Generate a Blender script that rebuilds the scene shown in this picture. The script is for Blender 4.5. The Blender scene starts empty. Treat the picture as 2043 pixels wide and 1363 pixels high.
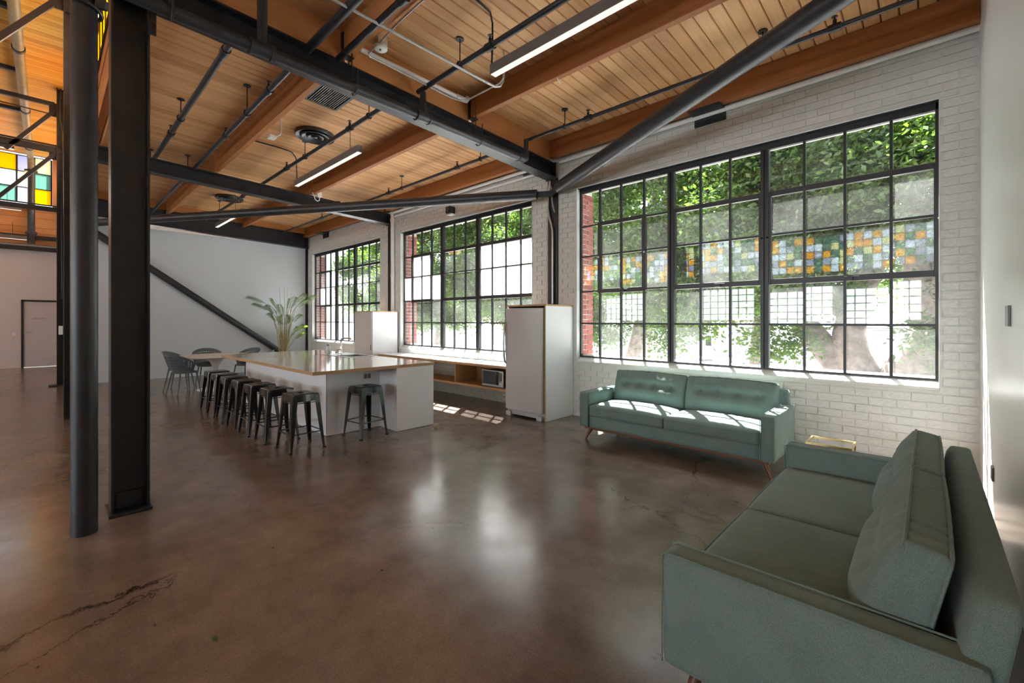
import bpy, bmesh, math, random
import numpy as np
from mathutils import Vector, Matrix
R = math.radians
rnd = random.Random(7)
scene = bpy.context.scene
col = scene.collection

# ------------------------------------------------------------------ camera, sky, sun, exposure
cam_data = bpy.data.cameras.new('camera')
cam = bpy.data.objects.new('camera', cam_data); col.objects.link(cam)
cam.location = (0, 0, 1.5)
cam.rotation_euler = (R(90), 0, R(43.384))
cam_data.sensor_width = 36.0
cam_data.lens = 36.0 * 876.6 / 2043.0
cam_data.shift_y = -(681.5 - 640.0) / 2043.0
cam_data.clip_start = 0.02; cam_data.clip_end = 500
scene.camera = cam

world = bpy.data.worlds.new('world'); scene.world = world
world.use_nodes = True
wn = world.node_tree.nodes; wl = world.node_tree.links
wn.clear()
sky = wn.new('ShaderNodeTexSky'); sky.sky_type = 'NISHITA'
sky.sun_disc = False; sky.sun_elevation = R(59.1); sky.sun_rotation = R(0)
sky.air_density = 1.0; sky.dust_density = 3.0; sky.ozone_density = 0.6
bg = wn.new('ShaderNodeBackground'); bg.inputs['Strength'].default_value = 0.62
hsv = wn.new('ShaderNodeHueSaturation'); hsv.inputs['Saturation'].default_value = 0.6
wo = wn.new('ShaderNodeOutputWorld')
wl.new(sky.outputs[0], hsv.inputs['Color']); wl.new(hsv.outputs[0], bg.inputs[0]); wl.new(bg.outputs[0], wo.inputs[0])

sun_dir = Vector((0.72, -1.0, -2.13)).normalized()
sd = bpy.data.lights.new('sun', 'SUN'); sun = bpy.data.objects.new('sun', sd); col.objects.link(sun)
sd.energy = 55.0; sd.angle = R(0.53); sd.color = (1.0, 0.98, 0.94)
sun.rotation_euler = sun_dir.to_track_quat('-Z', 'Y').to_euler()
sun.location = (-4, 12, 16)
sky.sun_rotation = math.atan2(-0.77, 1.0)

# area lamp added outside the unseen opposite windows to brighten the hall
def area(name, loc, rot, sx, sy, watts, c):
    a = bpy.data.lights.new(name, 'AREA'); a.shape = 'RECTANGLE'; a.size = sx; a.size_y = sy; a.energy = watts; a.color = c
    o = bpy.data.objects.new(name, a); col.objects.link(o); o.location = loc; o.rotation_euler = rot; return o
area('daylight_opposite_windows', (-10.3, -12.6, 3.2), (R(90), 0, 0), 21, 3.9, 3300, (0.80, 0.91, 1.0))
scene.view_settings.view_transform = 'Standard'
scene.view_settings.look = 'None'
scene.view_settings.exposure = 0.4
scene.view_settings.gamma = 1.0
scene.view_settings.use_curve_mapping = False
cy = scene.cycles
cy.use_denoising = True
cy.max_bounces = 10; cy.diffuse_bounces = 6; cy.glossy_bounces = 4; cy.transmission_bounces = 4
cy.transparent_max_bounces = 16
cy.caustics_reflective = False; cy.caustics_refractive = False
cy.sample_clamp_indirect = 8.0

# ------------------------------------------------------------------ materials
def nmat(name):
    m = bpy.data.materials.new(name); m.use_nodes = True
    nt = m.node_tree
    for n in list(nt.nodes): nt.nodes.remove(n)
    out = nt.nodes.new('ShaderNodeOutputMaterial')
    return m, nt, out
def N(nt, kind, **kw):
    n = nt.nodes.new(kind)
    for k, v in kw.items():
        if k.startswith('i_'): n.inputs[k[2:].replace('_', ' ')].default_value = v
        else: setattr(n, k, v)
    return n
def ramp(nt, fac, stops):
    r = nt.nodes.new('ShaderNodeValToRGB')
    el = r.color_ramp.elements
    while len(el) < len(stops): el.new(0.5)
    for e, (p, c) in zip(el, stops):
        e.position = p; e.color = (*c, 1) if len(c) == 3 else c
    nt.links.new(fac, r.inputs[0]); return r
def coords(nt, scale=(1, 1, 1), obj=False):
    tc = nt.nodes.new('ShaderNodeTexCoord') if obj else nt.nodes.new('ShaderNodeNewGeometry')
    mp = nt.nodes.new('ShaderNodeMapping'); mp.inputs['Scale'].default_value = scale
    nt.links.new(tc.outputs['Object'] if obj else tc.outputs['Position'], mp.inputs[0]); return mp.outputs[0]
def plain(name, c, rough=0.5, metal=0.0, var=0.08, nscale=6.0, bump=0.0, bscale=40.0, spec=0.5, obj=False, coat=0.0):
    m, nt, out = nmat(name)
    b = nt.nodes.new('ShaderNodeBsdfPrincipled')
    b.inputs['Roughness'].default_value = rough; b.inputs['Metallic'].default_value = metal
    b.inputs['Specular IOR Level'].default_value = spec
    b.inputs['Coat Weight'].default_value = coat; b.inputs['Coat Roughness'].default_value = 0.08
    co = coords(nt, obj=obj)
    n = N(nt, 'ShaderNodeTexNoise', i_Scale=nscale, i_Detail=5.0); nt.links.new(co, n.inputs['Vector'])
    lo = tuple(max(0, x * (1 - var)) for x in c); hi = tuple(min(1, x * (1 + var)) for x in c)
    r = ramp(nt, n.outputs['Fac'], [(0.3, lo), (0.7, hi)])
    nt.links.new(r.outputs[0], b.inputs['Base Color'])
    if bump > 0:
        n2 = N(nt, 'ShaderNodeTexNoise', i_Scale=bscale, i_Detail=4.0); nt.links.new(co, n2.inputs['Vector'])
        bp = N(nt, 'ShaderNodeBump', i_Strength=bump, i_Distance=0.01); nt.links.new(n2.outputs['Fac'], bp.inputs['Height'])
        nt.links.new(bp.outputs[0], b.inputs['Normal'])
    nt.links.new(b.outputs[0], out.inputs[0])
    return m
def wood(name, stops, axis='Y', rough=0.55, per_obj=True, grain=1.0):
    m, nt, out = nmat(name)
    b = N(nt, 'ShaderNodeBsdfPrincipled', i_Roughness=rough); b.inputs['Specular IOR Level'].default_value = 0.3
    s = {'X': (1.2, 30, 30), 'Y': (30, 1.2, 30), 'Z': (30, 30, 1.2)}[axis]
    s = tuple(v * grain for v in s)
    co = coords(nt, s)
    oi = nt.nodes.new('ShaderNodeObjectInfo')
    add = N(nt, 'ShaderNodeVectorMath', operation='ADD')
    mul = N(nt, 'ShaderNodeVectorMath', operation='SCALE'); mul.inputs['Scale'].default_value = 37.0
    cmb = nt.nodes.new('ShaderNodeCombineXYZ')
    for i in range(3): nt.links.new(oi.outputs['Random'], cmb.inputs[i])
    nt.links.new(cmb.outputs[0], mul.inputs[0]); nt.links.new(co, add.inputs[0]); nt.links.new(mul.outputs[0], add.inputs[1])
    n = N(nt, 'ShaderNodeTexNoise', i_Scale=1.0, i_Detail=6.0, i_Distortion=1.2); nt.links.new(add.outputs[0], n.inputs['Vector'])
    co2 = coords(nt, (1, 1, 1))
    n3 = N(nt, 'ShaderNodeTexNoise', i_Scale=0.9, i_Detail=3.0); nt.links.new(co2, n3.inputs['Vector'])
    mix = N(nt, 'ShaderNodeMath', operation='MULTIPLY_ADD'); mix.inputs[1].default_value = 0.55 ; nt.links.new(n.outputs['Fac'], mix.inputs[0])
    sc2 = N(nt, 'ShaderNodeMath', operation='MULTIPLY'); sc2.inputs[1].default_value = 0.42 if per_obj else 0.0
    nt.links.new(oi.outputs['Random'], sc2.inputs[0]); nt.links.new(sc2.outputs[0], mix.inputs[2])
    r = ramp(nt, mix.outputs[0], stops); nt.links.new(r.outputs[0], b.inputs['Base Color'])
    bp = N(nt, 'ShaderNodeBump', i_Strength=0.15, i_Distance=0.004); nt.links.new(n.outputs['Fac'], bp.inputs['Height']); nt.links.new(bp.outputs[0], b.inputs['Normal'])
    nt.links.new(b.outputs[0], out.inputs[0]); return m

M = {}
M['plank'] = wood('plank wood', [(0.10, (0.42, 0.205, 0.085)), (0.45, (0.63, 0.345, 0.155)), (0.85, (0.76, 0.47, 0.24))], 'Y')
M['plank_amber_lit'] = wood('amber lit upper plank wood', [(0.10, (0.42, 0.19, 0.03)), (0.45, (0.64, 0.33, 0.06)), (0.85, (0.76, 0.45, 0.11))], 'Y')  # plank wood again, with the coloured glass's amber glow mixed into its colour
M['joist'] = wood('joist timber', [(0.15, (0.27, 0.095, 0.030)), (0.5, (0.40, 0.155, 0.050)), (0.85, (0.52, 0.235, 0.085))], 'X')
M['blocking'] = wood('blocking timber', [(0.15, (0.36, 0.14, 0.045)), (0.85, (0.58, 0.27, 0.10))], 'Y')
M['ply'] = wood('plywood edge', [(0.2, (0.42, 0.26, 0.13)), (0.8, (0.64, 0.43, 0.24))], 'X', per_obj=False)
M['walnut'] = wood('walnut wood', [(0.2, (0.12, 0.045, 0.022)), (0.8, (0.27, 0.11, 0.05))], 'Z', 0.35, False)
M['steel'] = plain('black painted steel', (0.015, 0.0155, 0.020), 0.42, 0.0, 0.35, 5.0, 0.04, 60)
M['pipe'] = plain('dark grey pipe paint', (0.026, 0.027, 0.032), 0.40, 0.0, 0.25, 8.0, 0.03, 70)
M['frame'] = plain('black window steel', (0.012, 0.012, 0.014), 0.4, 0.0, 0.3, 20)
M['galv'] = plain('galvanised conduit', (0.55, 0.55, 0.55), 0.35, 0.75, 0.12, 30)
M['chrome'] = plain('chrome', (0.75, 0.75, 0.75), 0.12, 1.0, 0.03, 30)
M['pvc'] = plain('white plastic', (0.78, 0.78, 0.77), 0.4, 0.0, 0.04)
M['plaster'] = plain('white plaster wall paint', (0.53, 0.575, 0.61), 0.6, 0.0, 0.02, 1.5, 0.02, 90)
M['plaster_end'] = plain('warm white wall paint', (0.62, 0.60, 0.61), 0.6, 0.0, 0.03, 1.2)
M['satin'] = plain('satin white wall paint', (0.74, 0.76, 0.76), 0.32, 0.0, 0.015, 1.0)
M['lam'] = plain('white laminate', (0.80, 0.81, 0.83), 0.3, 0.0, 0.01, 2.0)
M['counter'] = plain('pale grey laminate counter', (0.60, 0.58, 0.565), 0.1, 0.0, 0.03, 3.0)
M['fridge'] = plain('off white enamel', (0.47, 0.465, 0.46), 0.25, 0.0, 0.01, 60, 0.05, 300)
M['steelbrush'] = plain('brushed stainless', (0.5, 0.5, 0.5), 0.3, 0.9, 0.06, 50)
M['blackplastic'] = plain('black plastic', (0.02, 0.02, 0.022), 0.3)
M['gunmetal'] = plain('black gloss stool metal', (0.016, 0.015, 0.016), 0.2, 0.0, 0.3, 10, coat=0.6)
M['gunbrown'] = plain('worn brown stool seat', (0.05, 0.034, 0.027), 0.3, 0.2, 0.4, 12, coat=0.3)
M['chairgreen'] = plain('dark teal grey plastic', (0.075, 0.10, 0.105), 0.45, 0.0, 0.06)
M['tablewhite'] = plain('white tulip table', (0.75, 0.74, 0.73), 0.3, 0.0, 0.02)
M['gold'] = plain('brushed brass', (0.58, 0.42, 0.19), 0.3, 0.9, 0.12, 30)
M['leaf'] = None
M['stem'] = plain('palm cane', (0.30, 0.27, 0.12), 0.6, 0, 0.3, 25)
M['pot'] = plain('grey plant pot', (0.25, 0.25, 0.25), 0.7)
M['soil'] = plain('soil', (0.05, 0.035, 0.025), 0.95)
M['bark'] = plain('ficus bark', (0.27, 0.22, 0.20), 0.9, 0, 0.4, 7, 0.6, 18)
M['ground'] = plain('pale asphalt', (0.52, 0.52, 0.53), 0.9, 0, 0.1, 0.4)
M['stucco'] = plain('pale stucco', (0.72, 0.72, 0.74), 0.9, 0, 0.04, 0.5)
M['rolldoor'] = plain('grey roller door', (0.55, 0.56, 0.60), 0.6)
M['carpaint'] = plain('silver car paint', (0.45, 0.45, 0.47), 0.25, 0.3)
M['carpaint2'] = plain('white car paint', (0.7, 0.7, 0.7), 0.25)
M['carglass'] = plain('dark car glass', (0.03, 0.03, 0.035), 0.05)
M['tyre'] = plain('tyre rubber', (0.03, 0.03, 0.03), 0.8)
M['orange'] = plain('orange plastic', (0.7, 0.15, 0.06), 0.5)
M['lawn'] = plain('bright lawn', (0.22, 0.36, 0.08), 0.9, 0, 0.3, 5)
M['roof'] = plain('dark roof deck', (0.08, 0.05, 0.03), 0.9)
M['doorpaint'] = plain('pale mauve door paint', (0.56, 0.53, 0.56), 0.5, 0, 0.02)
M['ink'] = plain('dark lettering', (0.05, 0.045, 0.05), 0.6)
M['ceramic'] = plain('milky bottle glass', (0.62, 0.68, 0.68), 0.15)
M['grille'] = plain('grey vent metal', (0.12, 0.12, 0.125), 0.4, 0.5)
M['diffuser'] = plain('dark grey diffuser metal', (0.055, 0.06, 0.065), 0.35, 0.4)
M['lamphouse'] = plain('grey lamp housing', (0.16, 0.15, 0.15), 0.45, 0.4)
M['yellowpipe'] = plain('tan painted pipe', (0.22, 0.19, 0.12), 0.45, 0, 0.2, 8)

def brick_mat(name, stops, rough, bstr, spec=0.3):
    m, nt, out = nmat(name)
    b = N(nt, 'ShaderNodeBsdfPrincipled', i_Roughness=rough); b.inputs['Specular IOR Level'].default_value = spec
    oi = nt.nodes.new('ShaderNodeObjectInfo')
    co = coords(nt)
    n = N(nt, 'ShaderNodeTexNoise', i_Scale=9.0, i_Detail=6.0); nt.links.new(co, n.inputs['Vector'])
    a = N(nt, 'ShaderNodeMath', operation='MULTIPLY_ADD'); a.inputs[1].default_value = 0.5
    h = N(nt, 'ShaderNodeMath', operation='MULTIPLY'); h.inputs[1].default_value = 0.5
    nt.links.new(oi.outputs['Random'], h.inputs[0]); nt.links.new(n.outputs['Fac'], a.inputs[0]); nt.links.new(h.outputs[0], a.inputs[2])
    r = ramp(nt, a.outputs[0], stops); nt.links.new(r.outputs[0], b.inputs['Base Color'])
    n2 = N(nt, 'ShaderNodeTexNoise', i_Scale=38.0, i_Detail=5.0); nt.links.new(co, n2.inputs['Vector'])
    bp = N(nt, 'ShaderNodeBump', i_Strength=bstr, i_Distance=0.006); nt.links.new(n2.outputs['Fac'], bp.inputs['Height']); nt.links.new(bp.outputs[0], b.inputs['Normal'])
    nt.links.new(b.outputs[0], out.inputs[0]); return m
M['wbrick'] = brick_mat('white painted brick', [(0.1, (0.60, 0.61, 0.585)), (0.9, (0.66, 0.67, 0.645))], 0.5, 0.8)
M['wmortar'] = brick_mat('white painted mortar', [(0.1, (0.58, 0.59, 0.565)), (0.9, (0.63, 0.64, 0.615))], 0.6, 0.5)
M['rbrick'] = brick_mat('red brick', [(0.1, (0.15, 0.04, 0.034)), (0.5, (0.22, 0.065, 0.052)), (0.9, (0.30, 0.12, 0.09))], 0.85, 0.5)
M['rmortar'] = brick_mat('pale mortar', [(0.1, (0.45, 0.40, 0.36)), (0.9, (0.55, 0.5, 0.46))], 0.9, 0.5)

# polished concrete
def floor_mat():
    m, nt, out = nmat('polished brown concrete')
    b = N(nt, 'ShaderNodeBsdfPrincipled'); b.inputs['Specular IOR Level'].default_value = 0.55
    co = coords(nt)
    L = nt.links.new
    n1 = N(nt, 'ShaderNodeTexNoise', i_Scale=0.55, i_Detail=6.0, i_Roughness=0.6, i_Distortion=0.6); L(co, n1.inputs['Vector'])
    r1 = ramp(nt, n1.outputs['Fac'], [(0.3, (0.120, 0.092, 0.075)), (0.5, (0.195, 0.158, 0.132)), (0.72, (0.27, 0.228, 0.200))])
    n2 = N(nt, 'ShaderNodeTexNoise', i_Scale=3.2, i_Detail=8.0, i_Roughness=0.65); L(co, n2.inputs['Vector'])
    r2 = ramp(nt, n2.outputs['Fac'], [(0.3, (0.62, 0.60, 0.58)), (0.7, (1.15, 1.12, 1.1))])
    mx = N(nt, 'ShaderNodeMix', data_type='RGBA', blend_type='MULTIPLY'); mx.inputs[0].default_value = 0.85
    L(r1.outputs[0], mx.inputs[6]); L(r2.outputs[0], mx.inputs[7])
    # grain
    n3 = N(nt, 'ShaderNodeTexNoise', i_Scale=90.0, i_Detail=3.0); L(co, n3.inputs['Vector'])
    r3 = ramp(nt, n3.outputs['Fac'], [(0.35, (0.78, 0.77, 0.76)), (0.62, (1.08, 1.08, 1.08))])
    mg = N(nt, 'ShaderNodeMix', data_type='RGBA', blend_type='MULTIPLY'); mg.inputs[0].default_value = 0.7
    L(mx.outputs[2], mg.inputs[6]); L(r3.outputs[0], mg.inputs[7])
    # cracks: distorted voronoi edges
    nd = N(nt, 'ShaderNodeTexNoise', i_Scale=2.6, i_Detail=8.0, i_Roughness=0.7); L(co, nd.inputs['Vector'])
    va = N(nt, 'ShaderNodeVectorMath', operation='MULTIPLY_ADD'); va.inputs[1].default_value = (0.55, 0.55, 0.0)
    L(nd.outputs['Color'], va.inputs[0]); L(co, va.inputs[2])
    vo = N(nt, 'ShaderNodeTexVoronoi', feature='DISTANCE_TO_EDGE', i_Scale=0.42); L(va.outputs[0], vo.inputs['Vector'])
    cr = ramp(nt, vo.outputs['Distance'], [(0.0, (1, 1, 1)), (0.0022, (0.7, 0.7, 0.7)), (0.004, (0, 0, 0))])
    nm = N(nt, 'ShaderNodeTexNoise', i_Scale=0.8, i_Detail=2.0); L(co, nm.inputs['Vector'])
    rm = ramp(nt, nm.outputs['Fac'], [(0.5, (0, 0, 0)), (0.62, (1, 1, 1))])
    cm = N(nt, 'ShaderNodeMath', operation='MULTIPLY'); L(cr.outputs[0], cm.inputs[0]); L(rm.outputs[0], cm.inputs[1])
    # dark flecks and gouges
    mp2 = nt.nodes.new('ShaderNodeMapping'); mp2.inputs['Scale'].default_value = (1.0, 2.4, 1); mp2.inputs['Rotation'].default_value = (0, 0, 0.6); L(co, mp2.inputs[0])
    v2 = N(nt, 'ShaderNodeTexVoronoi', i_Scale=4.5, i_Randomness=1.0); L(mp2.outputs[0], v2.inputs['Vector'])
    f2 = ramp(nt, v2.outputs['Distance'], [(0.0, (1, 1, 1)), (0.055, (1, 1, 1)), (0.085, (0, 0, 0))])
    fm = N(nt, 'ShaderNodeTexNoise', i_Scale=1.7, i_Detail=3.0); L(co, fm.inputs['Vector'])
    fr = ramp(nt, fm.outputs['Fac'], [(0.52, (0, 0, 0)), (0.58, (0.75, 0.75, 0.75))])
    ff = N(nt, 'ShaderNodeMath', operation='MULTIPLY'); L(f2.outputs[0], ff.inputs[0]); L(fr.outputs[0], ff.inputs[1])
    sm = N(nt, 'ShaderNodeMath', operation='MAXIMUM'); L(cm.outputs[0], sm.inputs[0]); L(ff.outputs[0], sm.inputs[1])
    dk = N(nt, 'ShaderNodeMix', data_type='RGBA', blend_type='MIX'); dk.inputs[7].default_value = (0.02, 0.014, 0.011, 1)
    L(sm.outputs[0], dk.inputs[0]); L(mg.outputs[2], dk.inputs[6]); L(dk.outputs[2], b.inputs['Base Color'])
    rr = ramp(nt, n2.outputs['Fac'], [(0.3, (0.15, 0.15, 0.15)), (0.75, (0.27, 0.27, 0.27))])
    L(rr.outputs[0], b.inputs['Roughness'])
    bp = N(nt, 'ShaderNodeBump', i_Strength=0.06, i_Distance=0.004); L(n3.outputs['Fac'], bp.inputs['Height']); L(bp.outputs[0], b.inputs['Normal'])
    L(b.outputs[0], out.inputs[0]); return m
M['floor'] = floor_mat()

def glass_mat(name, tint=(0.97, 0.985, 0.98), haze=0.16, base=0.05, nscale=3.5):
    m, nt, out = nmat(name)
    L = nt.links.new
    tr = N(nt, 'ShaderNodeBsdfTransparent'); tr.inputs[0].default_value = (*tint, 1)
    gl = N(nt, 'ShaderNodeBsdfGlossy'); gl.inputs['Roughness'].default_value = 0.015
    fr = N(nt, 'ShaderNodeFresnel', i_IOR=1.5)
    ge = N(nt, 'ShaderNodeNewGeometry'); io = N(nt, 'ShaderNodeMapRange'); io.inputs[3].default_value = 1.5; io.inputs[4].default_value = 1/1.5
    L(ge.outputs['Backfacing'], io.inputs[0]); L(io.outputs[0], fr.inputs['IOR'])
    m1 = N(nt, 'ShaderNodeMixShader'); L(fr.outputs[0], m1.inputs[0]); L(tr.outputs[0], m1.inputs[1]); L(gl.outputs[0], m1.inputs[2])
    df = N(nt, 'ShaderNodeBsdfTranslucent'); df.inputs[0].default_value = (0.8, 0.82, 0.82, 1)
    d2 = N(nt, 'ShaderNodeBsdfDiffuse'); d2.inputs[0].default_value = (0.7, 0.7, 0.7, 1)
    ds = N(nt, 'ShaderNodeMixShader'); ds.inputs[0].default_value = 0.4; L(df.outputs[0], ds.inputs[1]); L(d2.outputs[0], ds.inputs[2])
    co = coords(nt)
    oi = nt.nodes.new('ShaderNodeObjectInfo')
    n = N(nt, 'ShaderNodeTexNoise', i_Scale=nscale, i_Detail=6.0, i_Roughness=0.65); L(co, n.inputs['Vector'])
    ml = N(nt, 'ShaderNodeMath', operation='MULTIPLY'); L(n.outputs['Fac'], ml.inputs[0]); L(oi.outputs['Random'], ml.inputs[1])
    mr = N(nt, 'ShaderNodeMapRange'); mr.inputs[1].default_value = 0.1; mr.inputs[2].default_value = 0.6; mr.inputs[3].default_value = base; mr.inputs[4].default_value = haze
    L(ml.outputs[0], mr.inputs[0])
    m2 = N(nt, 'ShaderNodeMixShader'); L(mr.outputs[0], m2.inputs[0]); L(m1.outputs[0], m2.inputs[1]); L(ds.outputs[0], m2.inputs[2])
    L(m2.outputs[0], out.inputs[0]); return m
M['glass'] = glass_mat('old window glass', haze=0.05, base=0.004)
M['glass_clean'] = glass_mat('clear glass', haze=0.02, base=0.0)
def frosted(name, c, tr=0.1, tl=0.92, noisy=True):
    m, nt, out = nmat(name); L = nt.links.new
    t = N(nt, 'ShaderNodeBsdfTransparent'); t.inputs[0].default_value = (*c, 1)
    d = N(nt, 'ShaderNodeBsdfTranslucent'); d.inputs[0].default_value = (*c, 1)
    mm = N(nt, 'ShaderNodeMixShader'); mm.inputs[0].default_value = tl
    L(t.outputs[0], mm.inputs[1]); L(d.outputs[0], mm.inputs[2])
    gl = N(nt, 'ShaderNodeBsdfGlossy'); gl.inputs['Roughness'].default_value = 0.1
    m2 = N(nt, 'ShaderNodeMixShader'); m2.inputs[0].default_value = 0.04; L(mm.outputs[0], m2.inputs[1]); L(gl.outputs[0], m2.inputs[2])
    L(m2.outputs[0], out.inputs[0]); return m
def whitewash():
    m, nt, out = nmat('whitewashed glass'); L = nt.links.new
    t = N(nt, 'ShaderNodeBsdfTransparent')
    d = N(nt, 'ShaderNodeBsdfTranslucent'); d.inputs[0].default_value = (0.95, 0.95, 0.95, 1)
    d2 = N(nt, 'ShaderNodeBsdfDiffuse'); d2.inputs[0].default_value = (0.85, 0.85, 0.85, 1)
    ds = N(nt, 'ShaderNodeMixShader'); ds.inputs[0].default_value = 0.25; L(d.outputs[0], ds.inputs[1]); L(d2.outputs[0], ds.inputs[2])
    co = coords(nt)
    n = N(nt, 'ShaderNodeTexNoise', i_Scale=26.0, i_Detail=6.0, i_Roughness=0.7); L(co, n.inputs['Vector'])
    r = ramp(nt, n.outputs['Fac'], [(0.30, (0.1, 0.1, 0.1)), (0.38, (0.62, 0.62, 0.62))])
    mm = N(nt, 'ShaderNodeMixShader'); L(r.outputs[0], mm.inputs[0]); L(t.outputs[0], mm.inputs[1]); L(ds.outputs[0], mm.inputs[2])
    L(mm.outputs[0], out.inputs[0]); return m
M['whitewash'] = whitewash()
M['c_yellow'] = frosted('amber glass', (0.85, 0.50, 0.008))
M['c_teal'] = frosted('teal glass', (0.20, 0.33, 0.29))
M['c_white'] = frosted('milk glass', (0.75, 0.77, 0.82))
M['c_cream'] = frosted('cream glass', (0.78, 0.75, 0.50))
M['c_lilac'] = frosted('lilac glass', (0.52, 0.51, 0.62))
STAIN = ['c_yellow', 'c_teal', 'c_white', 'c_cream', 'c_lilac']

def emit(name, c, s):
    m, nt, out = nmat(name)
    e = N(nt, 'ShaderNodeEmission', i_Strength=s); e.inputs[0].default_value = (*c, 1)
    nt.links.new(e.outputs[0], out.inputs[0]); return m
M['glow'] = emit('lamp diffuser glow', (1.0, 0.86, 0.76), 0.95)

def fabric(name, c):
    m, nt, out = nmat(name); L = nt.links.new
    b = N(nt, 'ShaderNodeBsdfPrincipled', i_Roughness=0.9); b.inputs['Specular IOR Level'].default_value = 0.15
    b.inputs['Sheen Weight'].default_value = 0.12; b.inputs['Sheen Roughness'].default_value = 0.5
    tc = nt.nodes.new('ShaderNodeTexCoord')
    n = N(nt, 'ShaderNodeTexNoise', i_Scale=520.0, i_Detail=3.0); L(tc.outputs['Object'], n.inputs['Vector'])
    n2 = N(nt, 'ShaderNodeTexNoise', i_Scale=5.0, i_Detail=4.0); L(tc.outputs['Object'], n2.inputs['Vector'])
    lo = tuple(x * 0.7 for x in c); hi = tuple(x * 1.28 for x in c)
    r = ramp(nt, n.outputs['Fac'], [(0.36, lo), (0.64, hi)])
    r2 = ramp(nt, n2.outputs['Fac'], [(0.3, (0.9, 0.9, 0.9)), (0.7, (1.07, 1.07, 1.05))])
    mx = N(nt, 'ShaderNodeMix', data_type='RGBA', blend_type='MULTIPLY'); mx.inputs[0].default_value = 1.0
    L(r.outputs[0], mx.inputs[6]); L(r2.outputs[0], mx.inputs[7]); L(mx.outputs[2], b.inputs['Base Color'])
    bp = N(nt, 'ShaderNodeBump', i_Strength=0.35, i_Distance=0.002); L(n.outputs['Fac'], bp.inputs['Height']); L(bp.outputs[0], b.inputs['Normal'])
    L(b.outputs[0], out.inputs[0]); return m
M['fabric'] = fabric('sage wool fabric', (0.155, 0.220, 0.205))
def leafmat(name, dark, light, tscale):
    m, nt, out = nmat(name); L = nt.links.new
    co = coords(nt)
    n = N(nt, 'ShaderNodeTexNoise', i_Scale=tscale, i_Detail=4.0); L(co, n.inputs['Vector'])
    n2 = N(nt, 'ShaderNodeTexNoise', i_Scale=tscale * 12, i_Detail=2.0); L(co, n2.inputs['Vector'])
    ad = N(nt, 'ShaderNodeMath', operation='MULTIPLY_ADD'); ad.inputs[1].default_value = 0.5; L(n2.outputs['Fac'], ad.inputs[0])
    hm = N(nt, 'ShaderNodeMath', operation='MULTIPLY'); hm.inputs[1].default_value = 0.5; L(n.outputs['Fac'], hm.inputs[0]); L(hm.outputs[0], ad.inputs[2])
    r = ramp(nt, ad.outputs[0], [(0.38, dark), (0.62, light)])
    d = N(nt, 'ShaderNodeBsdfDiffuse'); t = N(nt, 'ShaderNodeBsdfTranslucent'); g = N(nt, 'ShaderNodeBsdfGlossy', i_Roughness=0.35)
    L(r.outputs[0], d.inputs[0])
    tb = N(nt, 'ShaderNodeMix', data_type='RGBA', blend_type='MULTIPLY'); tb.inputs[0].default_value = 1.0; tb.inputs[7].default_value = (1.5, 1.5, 0.5, 1)
    L(r.outputs[0], tb.inputs[6]); L(tb.outputs[2], t.inputs[0])
    m1 = N(nt, 'ShaderNodeMixShader'); m1.inputs[0].default_value = 0.45; L(d.outputs[0], m1.inputs[1]); L(t.outputs[0], m1.inputs[2])
    m2 = N(nt, 'ShaderNodeMixShader'); m2.inputs[0].default_value = 0.05; L(m1.outputs[0], m2.inputs[1]); L(g.outputs[0], m2.inputs[2])
    L(m2.outputs[0], out.inputs[0]); return m
M['leaf'] = leafmat('ficus leaf', (0.026, 0.070, 0.018), (0.13, 0.225, 0.055), 2.2)
M['palmleaf'] = leafmat('palm leaf', (0.03, 0.075, 0.02), (0.13, 0.22, 0.06), 3.0)

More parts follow.
